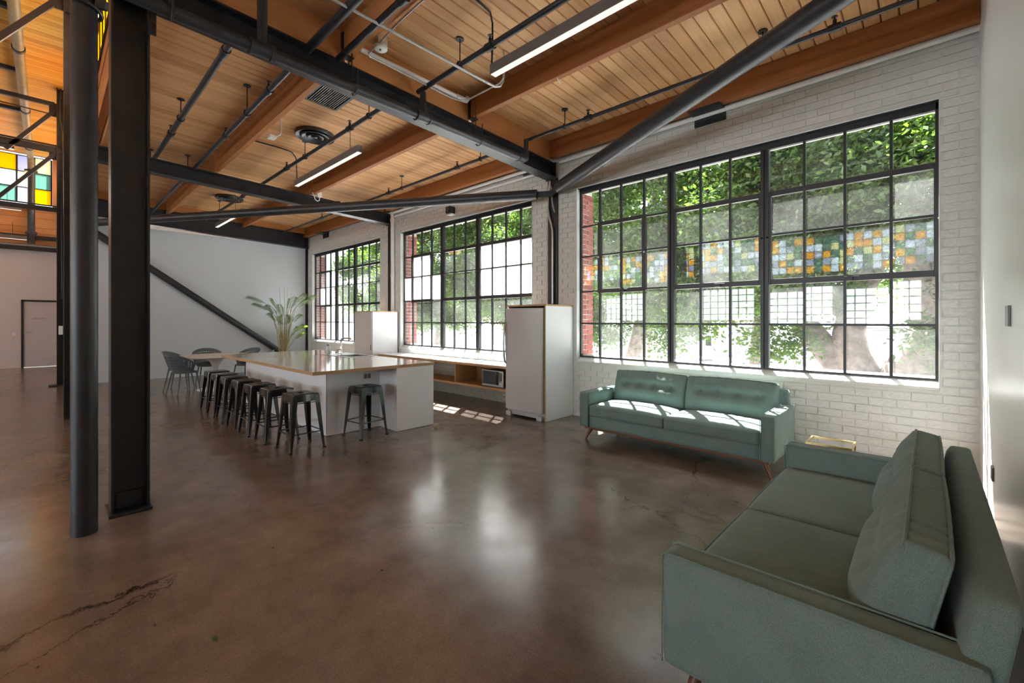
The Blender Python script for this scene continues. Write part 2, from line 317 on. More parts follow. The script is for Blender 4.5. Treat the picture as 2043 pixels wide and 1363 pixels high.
# ------------------------------------------------------------------ mesh helpers
class MB:
    def __init__(s): s.v = []; s.f = []; s.mi = []
    def add(s, vs, fs, mi=0):
        o = len(s.v); s.v += [tuple(map(float, p)) for p in vs]
        s.f += [tuple(i + o for i in f) for f in fs]; s.mi += [mi] * len(fs); return s
    def box(s, x0, x1, y0, y1, z0, z1, mi=0):
        return s.add([(x0,y0,z0),(x1,y0,z0),(x1,y1,z0),(x0,y1,z0),(x0,y0,z1),(x1,y0,z1),(x1,y1,z1),(x0,y1,z1)],
            [(0,3,2,1),(4,5,6,7),(0,1,5,4),(1,2,6,5),(2,3,7,6),(3,0,4,7)], mi)
    def hexa(s, pts, mi=0):   # 4 bottom, 4 top
        return s.add(pts, [(0,3,2,1),(4,5,6,7),(0,1,5,4),(1,2,6,5),(2,3,7,6),(3,0,4,7)], mi)
    def beam(s, p0, p1, w, h, up=(0,0,1), mi=0):
        p0, p1 = Vector(p0), Vector(p1); d = (p1 - p0).normalized(); u = Vector(up)
        x = d.cross(u).normalized(); y = x.cross(d).normalized()
        a = x * (w / 2); b = y * (h / 2)
        return s.hexa([p0-a-b, p0+a-b, p1+a-b, p1-a-b, p0-a+b, p0+a+b, p1+a+b, p1-a+b], mi)
    def cyl(s, p0, p1, r0, r1=None, n=14, caps=True, mi=0):
        return s.tube([p0, p1], [r0, r0 if r1 is None else r1], n, caps, mi)
    def tube(s, pts, rad, n=10, caps=True, mi=0):
        pts = [Vector(p) for p in pts]
        if not isinstance(rad, (list, tuple)): rad = [rad] * len(pts)
        vs = []; prev = None
        for i, p in enumerate(pts):
            if i == 0: d = pts[1] - p
            elif i == len(pts) - 1: d = p - pts[i-1]
            else: d = (pts[i+1] - p).normalized() + (p - pts[i-1]).normalized()
            d.normalize()
            if prev is None:
                a = Vector((0, 0, 1)) if abs(d.z) < 0.9 else Vector((1, 0, 0))
                x = d.cross(a).normalized()
            else:
                x = prev - d * prev.dot(d); x.normalize()
            prev = x; y = d.cross(x)
            for k in range(n):
                t = 2 * math.pi * k / n
                vs.append(p + (x * math.cos(t) + y * math.sin(t)) * rad[i])
        fs = []
        for i in range(len(pts) - 1):
            for k in range(n):
                k2 = (k + 1) % n
                fs.append((i*n+k, i*n+k2, (i+1)*n+k2, (i+1)*n+k))
        if caps:
            fs.append(tuple(range(n))[::-1]); fs.append(tuple((len(pts)-1)*n + k for k in range(n)))
        return s.add(vs, fs, mi)
    def lathe(s, prof, c=(0,0,0), n=28, mi=0, closed=True):
        vs = []
        for r, z in prof:
            for k in range(n):
                t = 2*math.pi*k/n; vs.append((c[0]+r*math.cos(t), c[1]+r*math.sin(t), c[2]+z))
        fs = []
        for i in range(len(prof)-1):
            for k in range(n):
                k2 = (k+1) % n; fs.append((i*n+k, i*n+k2, (i+1)*n+k2, (i+1)*n+k))
        if closed:
            fs.append(tuple(range(n))[::-1]); fs.append(tuple((len(prof)-1)*n+k for k in range(n)))
        return s.add(vs, fs, mi)
    def mesh(s, name, mats, smooth=False, off=(0,0,0)):
        me = bpy.data.meshes.new(name)
        o = Vector(off)
        vv = [(x-o[0], y-o[1], z-o[2]) for x, y, z in s.v] if tuple(off) != (0,0,0) else s.v
        me.from_pydata(vv, [], s.f)
        mats = mats if isinstance(mats, (list, tuple)) else [mats]
        for m in mats: me.materials.append(M[m] if isinstance(m, str) else m)
        if len(mats) > 1: me.polygons.foreach_set('material_index', s.mi)
        if smooth: me.polygons.foreach_set('use_smooth', [True]*len(me.polygons))
        me.update(); return me
def edge_split(o, ang=40):
    try:
        o.data.set_sharp_from_angle(angle=R(ang))
    except Exception: pass
def obj(name, data, parent=None, loc=None):
    o = bpy.data.objects.new(name, data); col.objects.link(o)
    if parent is not None: o.parent = parent
    if loc is not None: o.location = loc
    return o
def world_loc(o):
    v = Vector((0,0,0))
    while o is not None: v += o.location; o = o.parent
    return v
def part(name, mb, mats, parent=None, smooth=False, bevel=0.0, local=False, label=None, segs=2):
    """mb is in world coordinates unless local; the mesh is stored relative to its parent"""
    off = (0,0,0) if (local or parent is None) else tuple(world_loc(parent))
    o = obj(name, mb.mesh(name, mats, smooth, off), parent)
    if smooth: edge_split(o)
    if bevel > 0:
        bv = o.modifiers.new('bevel', 'BEVEL'); bv.width = bevel; bv.segments = segs; bv.limit_method = 'ANGLE'; bv.angle_limit = R(40)
    if label: o['label'] = label
    return o
def tag(o, label, cat, group=None):
    o['label'] = label; o['category'] = cat
    if group: o['group'] = group
    return o
def thing(name, label, cat, loc=(0,0,0), rotz=0.0, group=None):
    o = bpy.data.objects.new(name, None); col.objects.link(o)
    o.location = loc; o.rotation_euler = (0,0,rotz); o.empty_display_size = 0.1
    return tag(o, label, cat, group)
def single(name, mb, mats, label, cat, smooth=False, bevel=0.0, group=None, loc=None):
    if loc is None: loc = tuple(np.mean(np.array(mb.v), axis=0)[:2]) + (min(p[2] for p in mb.v),)
    o = obj(name, mb.mesh(name, mats, smooth, loc), None, loc)
    if smooth: edge_split(o)
    if bevel > 0:
        bv = o.modifiers.new('bevel', 'BEVEL'); bv.width = bevel; bv.segments = 2; bv.limit_method = 'ANGLE'; bv.angle_limit = R(40)
    return tag(o, label, cat, group)
def struct(name, mb, mats, parent=None, bevel=0.0):
    o = part(name, mb, mats, parent, bevel=bevel)
    if parent is None: o['kind'] = 'structure'
    return o
def sroot(name, loc=(0,0,0)):
    o = bpy.data.objects.new(name, None); col.objects.link(o); o.location = loc; o['kind'] = 'structure'; return o
def stuff(o): o['kind'] = 'stuff'; return o
def copy_tree(o, parent=None):
    c = o.copy(); col.objects.link(c)
    if parent is not None: c.parent = parent
    for ch in list(o.children): copy_tree(ch, c)
    return c
def repeat(root, loc, rotz, label, group=None):
    c = copy_tree(root); c.location = loc; c.rotation_euler = (0,0,rotz); c['label'] = label
    if group: c['group'] = group
    return c
UB = MB().box(-.5,.5,-.5,.5,-.5,.5)
_unit = {}
def unit(mat):
    if mat not in _unit: _unit[mat] = UB.mesh('unit box '+mat, mat)
    return _unit[mat]
def ubox(name, mat, x0, x1, y0, y1, z0, z1, parent):
    p = world_loc(parent) if parent else Vector((0,0,0))
    o = obj(name, unit(mat), parent, ((x0+x1)/2-p.x, (y0+y1)/2-p.y, (z0+z1)/2-p.z)); o.scale = (x1-x0, y1-y0, z1-z0); return o

def rounded_box(w, d, h, r, n=(12, 12, 4), fn=None, name='cushion', mat='fabric'):
    """closed box with rounded edges, grid of n cells; fn(p, unit) moves each vertex"""
    bm = bmesh.new(); cache = {}
    half = Vector((w/2, d/2, h/2))
    def V(p):
        key = tuple(round(c, 5) for c in p)
        if key in cache: return cache[key]
        q = Vector(p)
        inn = Vector([max(-(half[i]-r), min(half[i]-r, q[i])) for i in range(3)])
        dv = q - inn
        res = inn + dv.normalized() * r if dv.length > 1e-9 else q
        u = Vector((q.x/half.x, q.y/half.y, q.z/half.z))
        if fn: res = fn(res, u)
        cache[key] = bm.verts.new(res); return cache[key]
    def lin(k, n, hf):
        # denser near the ends so the rounding shows
        t = k / n
        return hf * math.sin((t - 0.5) * math.pi) / 1.0 * 0.35 + (2*t - 1) * hf * 0.65
    gx = [lin(i, n[0], half.x) for i in range(n[0]+1)]; gy = [lin(i, n[1], half.y) for i in range(n[1]+1)]; gz = [lin(i, n[2], half.z) for i in range(n[2]+1)]
    def face(a, b, c, dd):
        vs = [V(a), V(b), V(c), V(dd)]
        if len(set(vs)) == 4:
            try: bm.faces.new(vs)
            except ValueError: pass
    for sgn in (-1, 1):
        for i in range(n[0]):
            for j in range(n[1]):
                z = sgn*half.z; q = [(gx[i],gy[j],z),(gx[i+1],gy[j],z),(gx[i+1],gy[j+1],z),(gx[i],gy[j+1],z)]
                face(*(q if sgn > 0 else q[::-1]))
        for i in range(n[0]):
            for k in range(n[2]):
                y = sgn*half.y; q = [(gx[i],y,gz[k]),(gx[i+1],y,gz[k]),(gx[i+1],y,gz[k+1]),(gx[i],y,gz[k+1])]
                face(*(q if sgn < 0 else q[::-1]))
        for j in range(n[1]):
            for k in range(n[2]):
                x = sgn*half.x; q = [(x,gy[j],gz[k]),(x,gy[j+1],gz[k]),(x,gy[j+1],gz[k+1]),(x,gy[j],gz[k+1])]
                face(*(q if sgn > 0 else q[::-1]))
    me = bpy.data.meshes.new(name); bm.normal_update(); bm.to_mesh(me); bm.free()
    me.materials.append(M[mat]); me.polygons.foreach_set('use_smooth', [True]*len(me.polygons)); return me
S = 0.035                                   # roof slope per metre away from the window wall
def deck(y): return 4.415 + S * (5.585 - y)
def jbot(y): return 4.136 + S * (5.585 - y)
WP = 5.04                                   # window pitch
XR, YW, XE, YL = 0.34, 5.75, -21.0, -12.0
# ================================================================== structure
fl = MB().box(XE, XR, YL, 6.2, -0.25, 0.0)
struct('floor', fl, 'floor')

# --- right wall (plaster) ---
wr = sroot('wall_right', (XR, -3, 0))
part('plaster', MB().box(XR, XR+.2, YL, 6.2, 0, 7.1), 'satin', wr)
part('switch_plate', MB().box(XR-.012, XR+.001, 3.70, 3.83, 1.468, 1.586), 'grille', wr, bevel=.003, label='grey metal switch plate')
part('outlet_plate', MB().box(XR-.012, XR+.001, 4.535, 4.63, 0.375, 0.47), 'grille', wr, bevel=.003, label='grey metal outlet plate')

# --- window wall of painted brick ---
OPEN = [(-4.03 - WP*k, 0.085 - WP*k) for k in range(3)]
ZS, ZH = 0.87, 3.593
wb = sroot('wall_back', (-7, 5.75, 0))
mort = MB()
xs = [-14.75]
for a, b in OPEN[::-1]: xs += [a, b]
xs += [XR + .2]
Y0, Y1 = 5.759, 6.10
for i in range(0, len(xs), 2): mort.box(xs[i], xs[i+1], Y0, Y1, 0, 4.7)
for a, b in OPEN:
    mort.box(a, b, Y0, Y1, 0, ZS - .01); mort.box(a, b, Y0, Y1, ZH, 4.7)
part('mortar', mort, 'wmortar', wb)
CH, BL = 0.081, 0.215
slots = [(-4.62, -4.37), (-9.63, -9.38)]
bricks = []
for r in range(int(4.32 / CH)):
    z0 = r * CH; z1 = z0 + CH - .009
    segs = [(-14.55, XR)]
    cuts = list(slots)
    for a, b in OPEN:
        if z1 > ZS - .02 and z0 < ZH: cuts.append((a, b))
    for a, b in cuts:
        ns = []
        for s, e in segs:
            if b <= s or a >= e: ns.append((s, e)); continue
            if a > s: ns.append((s, a))
            if b < e: ns.append((b, e))
        segs = ns
    for s, e in segs:
        off = (r % 2) * BL / 2
        k = math.floor((s - off) / BL)
        x = k * BL + off
        while x < e:
            a, b = max(x, s), min(x + BL - .009, e)
            if b - a > .035: bricks.append((a, b, z0, z1))
            x += BL
def bscore(b):
    cx = (b[0]+b[1])/2; dp = -cx*.6868*-1*-1 if False else (cx*-.6868 + 5.75*.7268)
    hid = (b[2] < .72 and -3.2 < cx < -1.05) or (b[3] < 1.74 and -5 < cx < -4.1) or (b[2] < 0.9 and cx < -5) or (b[2] > 4.1)
    return -1 if hid else (b[1]-b[0]) / dp**2
bricks.sort(key=bscore, reverse=True)
rb = random.Random(3)
bmesh_vars = []
for k in range(6):
    q = random.Random(50+k); w = MB().box(-.5,.5,-.5,.5,-.5,.5)
    w.v = [(x + q.uniform(-.012,.012), y + q.uniform(-.05,.05), z + q.uniform(-.03,.03)) for x,y,z in w.v]
    bmesh_vars.append(w.mesh('painted brick', 'wbrick'))
wbl = world_loc(wb)
rest = MB()
for i, (a, b, z0, z1) in enumerate(bricks):
    y0 = 5.750 + rb.uniform(-.0025, .0025); y1 = 5.80
    if i < 300:
        o = obj('brick', bmesh_vars[i % 6], wb, ((a+b)/2-wbl.x, (y0+y1)/2-wbl.y, (z0+z1)/2-wbl.z)); o.scale = (b-a, y1-y0, z1-z0)
    else:
        j = lambda: rb.uniform(-.002, .002)
        rest.hexa([(a+j(),y0+j(),z0+j()),(b+j(),y0+j(),z0+j()),(b,y1,z0),(a,y1,z0),(a+j(),y0+j(),z1+j()),(b+j(),y0+j(),z1+j()),(b,y1,z1),(a,y1,z1)])
stuff(part('brick', rest, 'wbrick', wb))

# --- outer red brick leaf with the reveals seen through the panes ---
we = sroot('wall_exterior', (-7, 6.1, 0))
em = MB()
for i in range(0, len(xs), 2): em.box(xs[i]+(.006 if i else 0), xs[i+1]-.006, 6.10, 6.20, -4.7, 5.6)
for a, b in OPEN: em.box(a, b, 6.1, 6.2, -4.7, ZS-.02); em.box(a, b, 6.1, 6.2, ZH+.02, 5.6)
part('mortar', em, 'rmortar', we)
wel = world_loc(we)
rmesh = []
for k in range(5):
    q = random.Random(90+k); w = MB().box(-.5,.5,-.5,.5,-.5,.5)
    w.v = [(x + q.uniform(-.03,.03), y + q.uniform(-.02,.02), z + q.uniform(-.04,.04)) for x,y,z in w.v]
    rmesh.append(w.mesh('red brick', 'rbrick'))
rr_ = random.Random(5)
for a, b in OPEN:
    for r in range(int((ZH - ZS) / CH)):
        z0 = ZS + r*CH + .004
        cutsy = [(5.905, 6.045), (6.055, 6.2)] if r % 2 else [(5.905, 5.965), (5.975, 6.2)]
        for y0, y1 in cutsy:
            o = obj('brick', rmesh[rr_.randrange(5)], we, (a-.03-wel.x, (y0+y1)/2-wel.y, z0+.036-wel.z)); o.scale = (.085, y1-y0, .070)
# window sills inside and the steel head plates
for k, (a, b) in enumerate(OPEN):
    t = MB().hexa([(a,5.742,ZS-.03),(b,5.742,ZS-.03),(b,5.92,ZS-.03),(a,5.92,ZS-.03),(a,5.742,ZS),(b,5.742,ZS),(b,5.92,ZS+.095),(a,5.92,ZS+.095)])
    t.box(a, b, 5.92, 6.24, ZS-.03, ZS+.04)
    struct('trim_%d' % (k+1), t, 'wbrick', bevel=.006)
    # white reveals beside the frame
    t = MB().box(a-.004, a+.006, 5.746, 5.90, ZS, ZH).box(b-.006, b+.004, 5.746, 5.90, ZS, ZH)
    struct('trim_%d' % (k+4), t, 'wbrick')

# --- the three steel windows ---
CO = [-4.021,-3.661,-3.300,-2.934,-2.535,-2.145,-1.784,-1.396,-1.003,-.638,-.264,.076]
RZ = [.945, 1.457, 1.957, 2.508, 2.985, 3.515]
white = {1: {(c, r) for c in (7,8,9,10) for r in (2,3)} | {(c, r) for c in (0,1,2,3) for r in (2,)} | {(1,3),(2,3)}, 2: {(1, 2)}}
for k in range(3):
    ox = -WP * k
    wroot = sroot('window_%d' % (k+1), (ox-2, 5.86, 2.2))
    fr = MB()
    a, b = OPEN[k]
    fr.box(a+.006, a+.03, 5.83, 5.885, .93, 3.59); fr.box(b-.03, b-.006, 5.83, 5.885, .93, 3.59)
    fr.box(a, b, 5.83, 5.885, 3.515, 3.592); fr.box(a, b, 5.835, 5.885, .925, .945)
    part('frame', fr, 'frame', wroot, bevel=.004)
    hp = MB().box(a, b, 5.757, 5.9, ZH-.012, ZH+.002)
    part('head_plate', hp, 'steel', wroot)
    part('lintel_edge', MB().box(a-.05, b+.12, 5.741, 5.757, ZH-.010, ZH+.010), 'wbrick', wroot, bevel=.003)
    for c in (4, 7):
        x = CO[c] + ox
        part('mullion', MB().box(x-.044, x-.008, 5.815, 5.89, .94, 3.52).box(x+.008, x+.044, 5.815, 5.89, .94, 3.52).box(x-.02, x+.02, 5.835, 5.885, .94, 3.52), 'frame', wroot, bevel=.003)
    for c in (1,2,3,5,6,8,9,10):
        x = CO[c] + ox; ubox('muntin', 'frame', x-.013, x+.013, 5.834, 5.872, .945, 3.515, wroot)
    lights = [(0, 4), (4, 7), (7, 11)]
    for l, (c0, c1) in enumerate(lights):
        xa = CO[c0] + ox + (.044 if c0 else .01); xb = CO[c1] + ox - (.044 if c1 < 11 else .01)
        for r in (1, 2, 3, 4): ubox('muntin', 'frame', xa, xb, 5.836, 5.870, RZ[r]-.012, RZ[r]+.012, wroot)
        # operable sash: heavier frame round rows three and four
        s0, s1 = (CO[1]+ox, CO[3]+ox) if l == 0 else (xa-.005, xb+.005)
        z0, z1 = RZ[2], RZ[4]
        sm = MB()
        sm.box(s0-.03, s0+.026, 5.822, 5.876, z0-.035, z1+.03).box(s1-.026, s1+.03, 5.822, 5.876, z0-.035, z1+.03)
        sm.box(s0+.026, s1-.026, 5.822, 5.876, z0-.035, z0+.03).box(s0+.026, s1-.026, 5.822, 5.876, z1-.028, z1+.03)
        so = part('sash', sm, 'frame', wroot, bevel=.003)
        xm = (s0+s1)/2 + .04
        part('latch', MB().box(xm-.035, xm+.035, 5.79, 5.825, z0-.03, z0+.012).box(xm+.02, xm+.09, 5.80, 5.815, z0+.0, z0+.012), 'frame', so, bevel=.003)
        for zz in (z0+.52,):
            for sx in (s0-.012, s1+.012):
                part('pivot', MB().cyl((sx,5.815,zz),(sx,5.826,zz),.012,n=8), 'galv', so)
    q = random.Random(20+k)
    wl3 = world_loc(wroot)
    for c in range(11):
        for r in range(5):
            x0, x1 = CO[c]+ox, CO[c+1]+ox; z0, z1 = RZ[r], RZ[r+1]
            mat = 'whitewash' if (c, r) in white.get(k, ()) else 'glass'
            o = obj('pane', unit(mat), wroot, ((x0+x1)/2-wl3.x, 5.853-wl3.y, (z0+z1)/2-wl3.z)); o.scale = (x1-x0-.006, .003, z1-z0-.006)
            tilt = R(1.6) if r in (2, 3) else R(.2)
            o.rotation_euler = (tilt*.4 + R(q.uniform(-.25,.25)), 0, R(q.uniform(-.3,.3)))
            if mat == 'whitewash': o['label'] = 'whitewashed pane'

# --- far white wall, partition and end wall ---
wf = sroot('wall_far', (-14.65, 3, 0))
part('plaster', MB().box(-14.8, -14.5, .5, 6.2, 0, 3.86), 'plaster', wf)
part('base_trim', MB().box(-14.5, -14.488, .5, 5.75, 0, .02), 'plaster', wf)
wp_ = sroot('wall_partition', (-17.8, .55, 0))
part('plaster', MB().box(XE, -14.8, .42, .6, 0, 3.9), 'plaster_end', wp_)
wx = sroot('wall_end', (XE-.1, -5, 0))
DY0, DY1, DZ = -.571, .36, 2.171
PZ0, PZ1, PY1 = 5.29, 6.80, .102
e = MB()
e.box(XE-.25, XE, YL, DY0, 0, 3.95); e.box(XE-.25, XE, DY1, .6, 0, 3.95); e.box(XE-.25, XE, DY0, DY1, DZ, 3.95)
part('plaster', e, 'plaster_end', wx)
zz = [3.95, 4.32, 4.50, 4.80, 5.02, PZ0-.06]
for i in range(5):
    part('plank', MB().box(XE-.2, XE+.10 - .006*(i % 2), YL, .55, zz[i]+.004, zz[i+1]-.004), 'blocking', wx)
part('plank', MB().box(XE-.2, XE+.12, PY1+.02, .5, PZ0-.06, 6.85), 'blocking', wx)
part('plank', MB().box(XE-.2, XE+.10, YL, -6.2, PZ0-.06, 6.85), 'blocking', wx)
# the door with its dark frame
d = sroot('door_1', (XE, -.1, 0))
part('frame', MB().box(XE-.1, XE+.02, DY0, DY0+.055, 0, DZ).box(XE-.1, XE+.02, DY1-.055, DY1, 0, DZ).box(XE-.1, XE+.02, DY0, DY1, DZ-.06, DZ), 'steel', d)
part('leaf', MB().box(XE-.06, XE-.01, DY0+.055, DY1-.055, .012, DZ-.06), 'doorpaint', d)
hm = MB().cyl((XE-.01,-.445,1.12),(XE+.02,-.445,1.12),.03,n=12).cyl((XE+.015,-.445,1.12),(XE+.05,-.445,1.12),.012,n=8).beam((XE+.05,-.455,1.12),(XE+.05,-.33,1.115),.02,.024)
part('lever_handle', hm, 'chrome', d, smooth=True)
part('deadbolt', MB().cyl((XE-.01,-.445,1.29),(XE+.015,-.445,1.29),.03,n=12), 'chrome', d, smooth=True)
fc = bpy.data.curves.new('door lettering', 'FONT'); fc.body = 'UTILITY'; fc.size = .072; fc.extrude = .002; fc.align_x = 'CENTER'; fc.space_character = 1.25
fo = bpy.data.objects.new('lettering', fc); col.objects.link(fo); fo.parent = d
fo.location = (-.006, -.18+.1, 1.545); fo.rotation_euler = (R(90), 0, R(90)); fc.materials.append(M['ink'])
part('light_switch', MB().box(XE-.001, XE+.012, -.76, -.68, 1.02, 1.13), 'pvc', wx, bevel=.004)

# --- opposite wall with its own windows and coloured band (seen as reflections) ---
wl_ = sroot('wall_left', (-10, YL-.1, 0))
o_ = MB(); SPL = [XE, -14.6, -12.0, -8.9, -6.3, -5.9, -3.1, -2.7, -.1, XR]
for i in range(0, len(SPL), 2): o_.box(SPL[i], SPL[i+1], YL-.25, YL, 0, 3.4)
for i in range(1, len(SPL)-1, 2): o_.box(SPL[i], SPL[i+1], YL-.25, YL, 0, 1.35); o_.box(SPL[i], SPL[i+1], YL-.25, YL, 2.95, 3.4)
o_.box(XE, XR, YL-.25, YL, 5.0, 7.1)
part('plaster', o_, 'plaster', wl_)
for wi, i in enumerate(range(1, len(SPL)-1, 2)):
    w5 = sroot('window_%d' % (4+wi), ((SPL[i]+SPL[i+1])/2, YL-.12, 2.1))
    m5 = MB(); x0, x1 = SPL[i], SPL[i+1]
    for j in range(8): x = x0 + (x1-x0)*j/7; m5.box(x-.02, x+.02, YL-.15, YL-.1, 1.35, 2.95)
    for j in range(6): z = 1.35 + 1.6*j/5; m5.box(x0, x1, YL-.15, YL-.1, z-.02, z+.02)
    part('frame', m5, 'frame', w5)
def stained(name, root, org, du, dv, nu, nv, thick, seed, bars=True, join=True, bar=.02, pal=(0,0,1,1,2,2,3,4)):
    """grid of coloured panes; org corner, du along, dv up"""
    q = random.Random(seed); org, du, dv = Vector(org), Vector(du), Vector(dv)
    n = du.cross(dv).normalized() * thick
    jm = MB()
    for i in range(nu):
        for j in range(nv):
            mi = q.choice(pal)
            p = org + du*i + dv*j
            a = MB() if not join else jm
            a.hexa([p, p+du, p+du+n, p+n, p+dv, p+du+dv, p+du+dv+n, p+dv+n], mi if join else 0)
            if not join: part('pane', a, STAIN[mi], root)
    if join: stuff(part('pane', jm, STAIN, root))
    if bars:
        b = MB()
        for i in range(nu+1): b.beam(org+du*i+n/2, org+du*i+dv*nv+n/2, bar, .04, up=n)
        for j in range(nv+1): b.beam(org+dv*j+n/2, org+dv*j+du*nu+n/2, bar, .04, up=n)
        part('muntin', b, 'frame', root)
w9 = sroot('window_8', (-10, YL-.12, 4.2)); stained('band', w9, (XE, YL-.12, 3.4), (.3055,0,0), (0,0,.32), 70, 5, .004, 11)
w10 = sroot('window_9', (XE-.08, -3, 6)); 
# end panel: colours as in the photograph in the columns that show
colsd = {0: ['c_yellow','c_teal','c_cream'], 1: ['c_lilac','c_cream','c_lilac'], 2: ['c_teal','c_white','c_yellow'], 3: ['c_white','c_lilac','c_teal']}
q = random.Random(4); PH = (PZ1-PZ0)/3
pm = MB()
for i in range(16):
    for j in range(3):
        m_ = colsd[i][j] if i in colsd else q.choice(STAIN)
        y1 = PY1 - .383*i; y0 = y1 - .383
        part('pane', MB().box(XE-.10, XE-.095, y0, y1, PZ0+PH*j, PZ0+PH*(j+1)), m_, w10)
for i in range(17): ubox('muntin', 'frame', XE-.12, XE-.07, PY1-.383*i-.018, PY1-.383*i+.018, PZ0, PZ1, w10)
for j in range(4): ubox('muntin', 'frame', XE-.115, XE-.075, PY1-.383*16, PY1, PZ0+PH*j-.012, PZ0+PH*j+.012, w10)
w11 = sroot('window_10', (-10, .5, 5.8)); stained('clerestory', w11, (XE, .505, 5.07), (.4268,0,0), (0,0,.54), 50, 3, .004, 23, pal=(0,0,0,0,1,2,2,3,3,4))

# --- low ceiling: planks over the joists ---
cl = sroot('ceiling', (-7, 3, 4.4)); cll = world_loc(cl)
PWD = .1335
q = random.Random(8)
nx = int((XR + 14.6) / PWD) + 1
def plankmesh(w, y0, y1, z0f, th, jig):
    g = .009
    m = MB(); a, b = -w/2+.0022, w/2-.0022
    # V-jointed underside: five-sided profile extruded along Y
    prof = [(a, .022), (a+.003, .006), (a+g, 0), (b-g, 0), (b-.003, .006), (b, .022), (b, th), (a, th)]
    vs = [(x, y0, z0f(y0)+z) for x, z in prof] + [(x, y1, z0f(y1)+z) for x, z in prof]
    k = len(prof)
    fs = [tuple(range(k)), tuple(range(2*k-1, k-1, -1))] + [(i, k+i, k+(i+1)%k, (i+1)%k) for i in range(k)]
    return m.add(vs, fs)
pm1 = plankmesh(PWD, .59, 5.757, deck, .045, 0).mesh('ceiling plank', 'plank')
for i in range(nx):
    x = XR - PWD*(i+.5)
    o = obj('plank', pm1, cl, (x-cll.x, -cll.y, -cll.z + q.uniform(-.002, .002)))
part('roof_deck', MB().hexa([(-14.8,.6,deck(.6)+.05),(XR+.2,.6,deck(.6)+.05),(XR+.2,6.3,deck(6.3)+.05),(-14.8,6.3,deck(6.3)+.05),(-14.8,.6,deck(.6)+.25),(XR+.2,.6,deck(.6)+.25),(XR+.2,6.3,deck(6.3)+.25),(-14.8,6.3,deck(6.3)+.25)]), 'roof', cl)
part('roof_deck', MB().box(XE-.2, -14.7, .42, 6.3, 4.45, 4.75), 'roof', cl)
# fascia between the low roof and the clerestory
fz = sroot('trim_10', (-10, .5, 4.7))
for i, (z0, z1) in enumerate([(4.42, 4.66), (4.665, 4.86), (4.865, 5.06)]):
    part('plank', MB().box(XE, XR, .507+.006*(i % 2), .59, z0, z1), 'joist', fz)
# --- monitor ceiling ---
cm_ = sroot('ceiling.001', (-10, -5, 6.85)); cml = world_loc(cm_)
pm2 = plankmesh(PWD, YL, .6, lambda y: 6.85, .045, 0)  .mesh('monitor plank', 'plank_amber_lit')
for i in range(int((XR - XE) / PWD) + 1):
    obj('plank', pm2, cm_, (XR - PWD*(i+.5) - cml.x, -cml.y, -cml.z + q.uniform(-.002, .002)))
part('roof_deck', MB().box(XE-.3, XR+.2, YL-.3, .75, 6.9, 7.1), 'roof', cm_)
part('header', MB().box(XE, XR, .46, .58, 6.66, 6.86), 'joist', cm_)
# ================================================================== steel and timber frame
def bz(y): return 3.85 + S * (5.1 - y)
def ibeam(x, y0, y1, name, label, depth=.235, zf=bz, w=.2):
    t = thing(name, label, 'beam', (x, (y0+y1)/2, zf((y0+y1)/2)))
    def slab(hx, a, b):
        return MB().hexa([(x-hx,y0,zf(y0)+a),(x+hx,y0,zf(y0)+a),(x+hx,y1,zf(y1)+a),(x-hx,y1,zf(y1)+a),(x-hx,y0,zf(y0)+b),(x+hx,y0,zf(y0)+b),(x+hx,y1,zf(y1)+b),(x-hx,y1,zf(y1)+b)])
    part('bottom_flange', slab(w/2, 0, .018), 'steel', t)
    part('web', slab(.008, .018, depth-.018), 'steel', t)
    part('top_flange', slab(w/2, depth-.018, depth), 'steel', t)
    ep = MB().box(x-w/2, x+w/2, y1-.015, y1, zf(y1)-.02, zf(y1)+depth+.02)
    for sx in (-.06, .06):
        for i in range(3): ep.cyl((x+sx, y1-.03, zf(y1)+.05+.07*i), (x+sx, y1-.012, zf(y1)+.05+.07*i), .014, n=6)
    part('end_plate', ep, 'steel', t); return t
ibeam(-4.5, .34, 5.70, 'steel_beam', 'black steel beam carrying the big grey pipe, nearest of the three roof beams')
ibeam(-9.5, .34, 5.70, 'steel_beam', 'black steel beam crossing above the bar stools, middle one of the three roof beams')
ibeam(-14.38, .34, 5.70, 'steel_beam', 'dark steel beam along the top of the far white wall', depth=.42, zf=lambda y: 3.82 + S*(5.1-y))

JY = [5.585, 3.865, 2.12, .60]
bays = [(-4.46, XR, 'nearest bay'), (-9.46, -4.54, 'middle bay'), (-14.5, -9.54, 'far bay')]
jl = {0: 'along the brick wall', 1: 'second from the wall', 2: 'third from the wall', 3: 'below the clerestory'}
for bi, (x0, x1, bn) in enumerate(bays):
    for ji, y in enumerate(JY):
        if ji == 3 and bi == 0: continue
        w = .10 if ji == 0 else .075
        b = jbot(y); m = MB().box(x0, x1, y, y+w, b, deck(y+w)+.004)
        single('timber_joist', m, 'joist', 'orange brown timber joist %s, %s of ceiling' % (jl[ji], bn), 'joist', bevel=.006, group='timber roof joists')
# blocking boards over the near and far beams
for x, nm in ((-4.47, 'over the nearest steel beam'), (-14.33, 'over the far wall beam')):
    for ji in range(3):
        ya, yb = JY[ji+1] + .08, JY[ji]
        zb = bz(yb) + (.237 if x > -10 else .40)
        where = ('nearest the brick wall', 'in the middle of three', 'nearest the clerestory')[ji]
        single('blocking_board', MB().hexa([(x-.02,ya,bz(ya)+zb-bz(yb)),(x+.02,ya,bz(ya)+zb-bz(yb)),(x+.02,yb,zb),(x-.02,yb,zb),(x-.02,ya,deck(ya)),(x+.02,ya,deck(ya)),(x+.02,yb,deck(yb)),(x-.02,yb,deck(yb))]),
               'blocking', 'knotty board %s, %s' % (nm, where), 'board', bevel=.003, group='timber blocking boards')
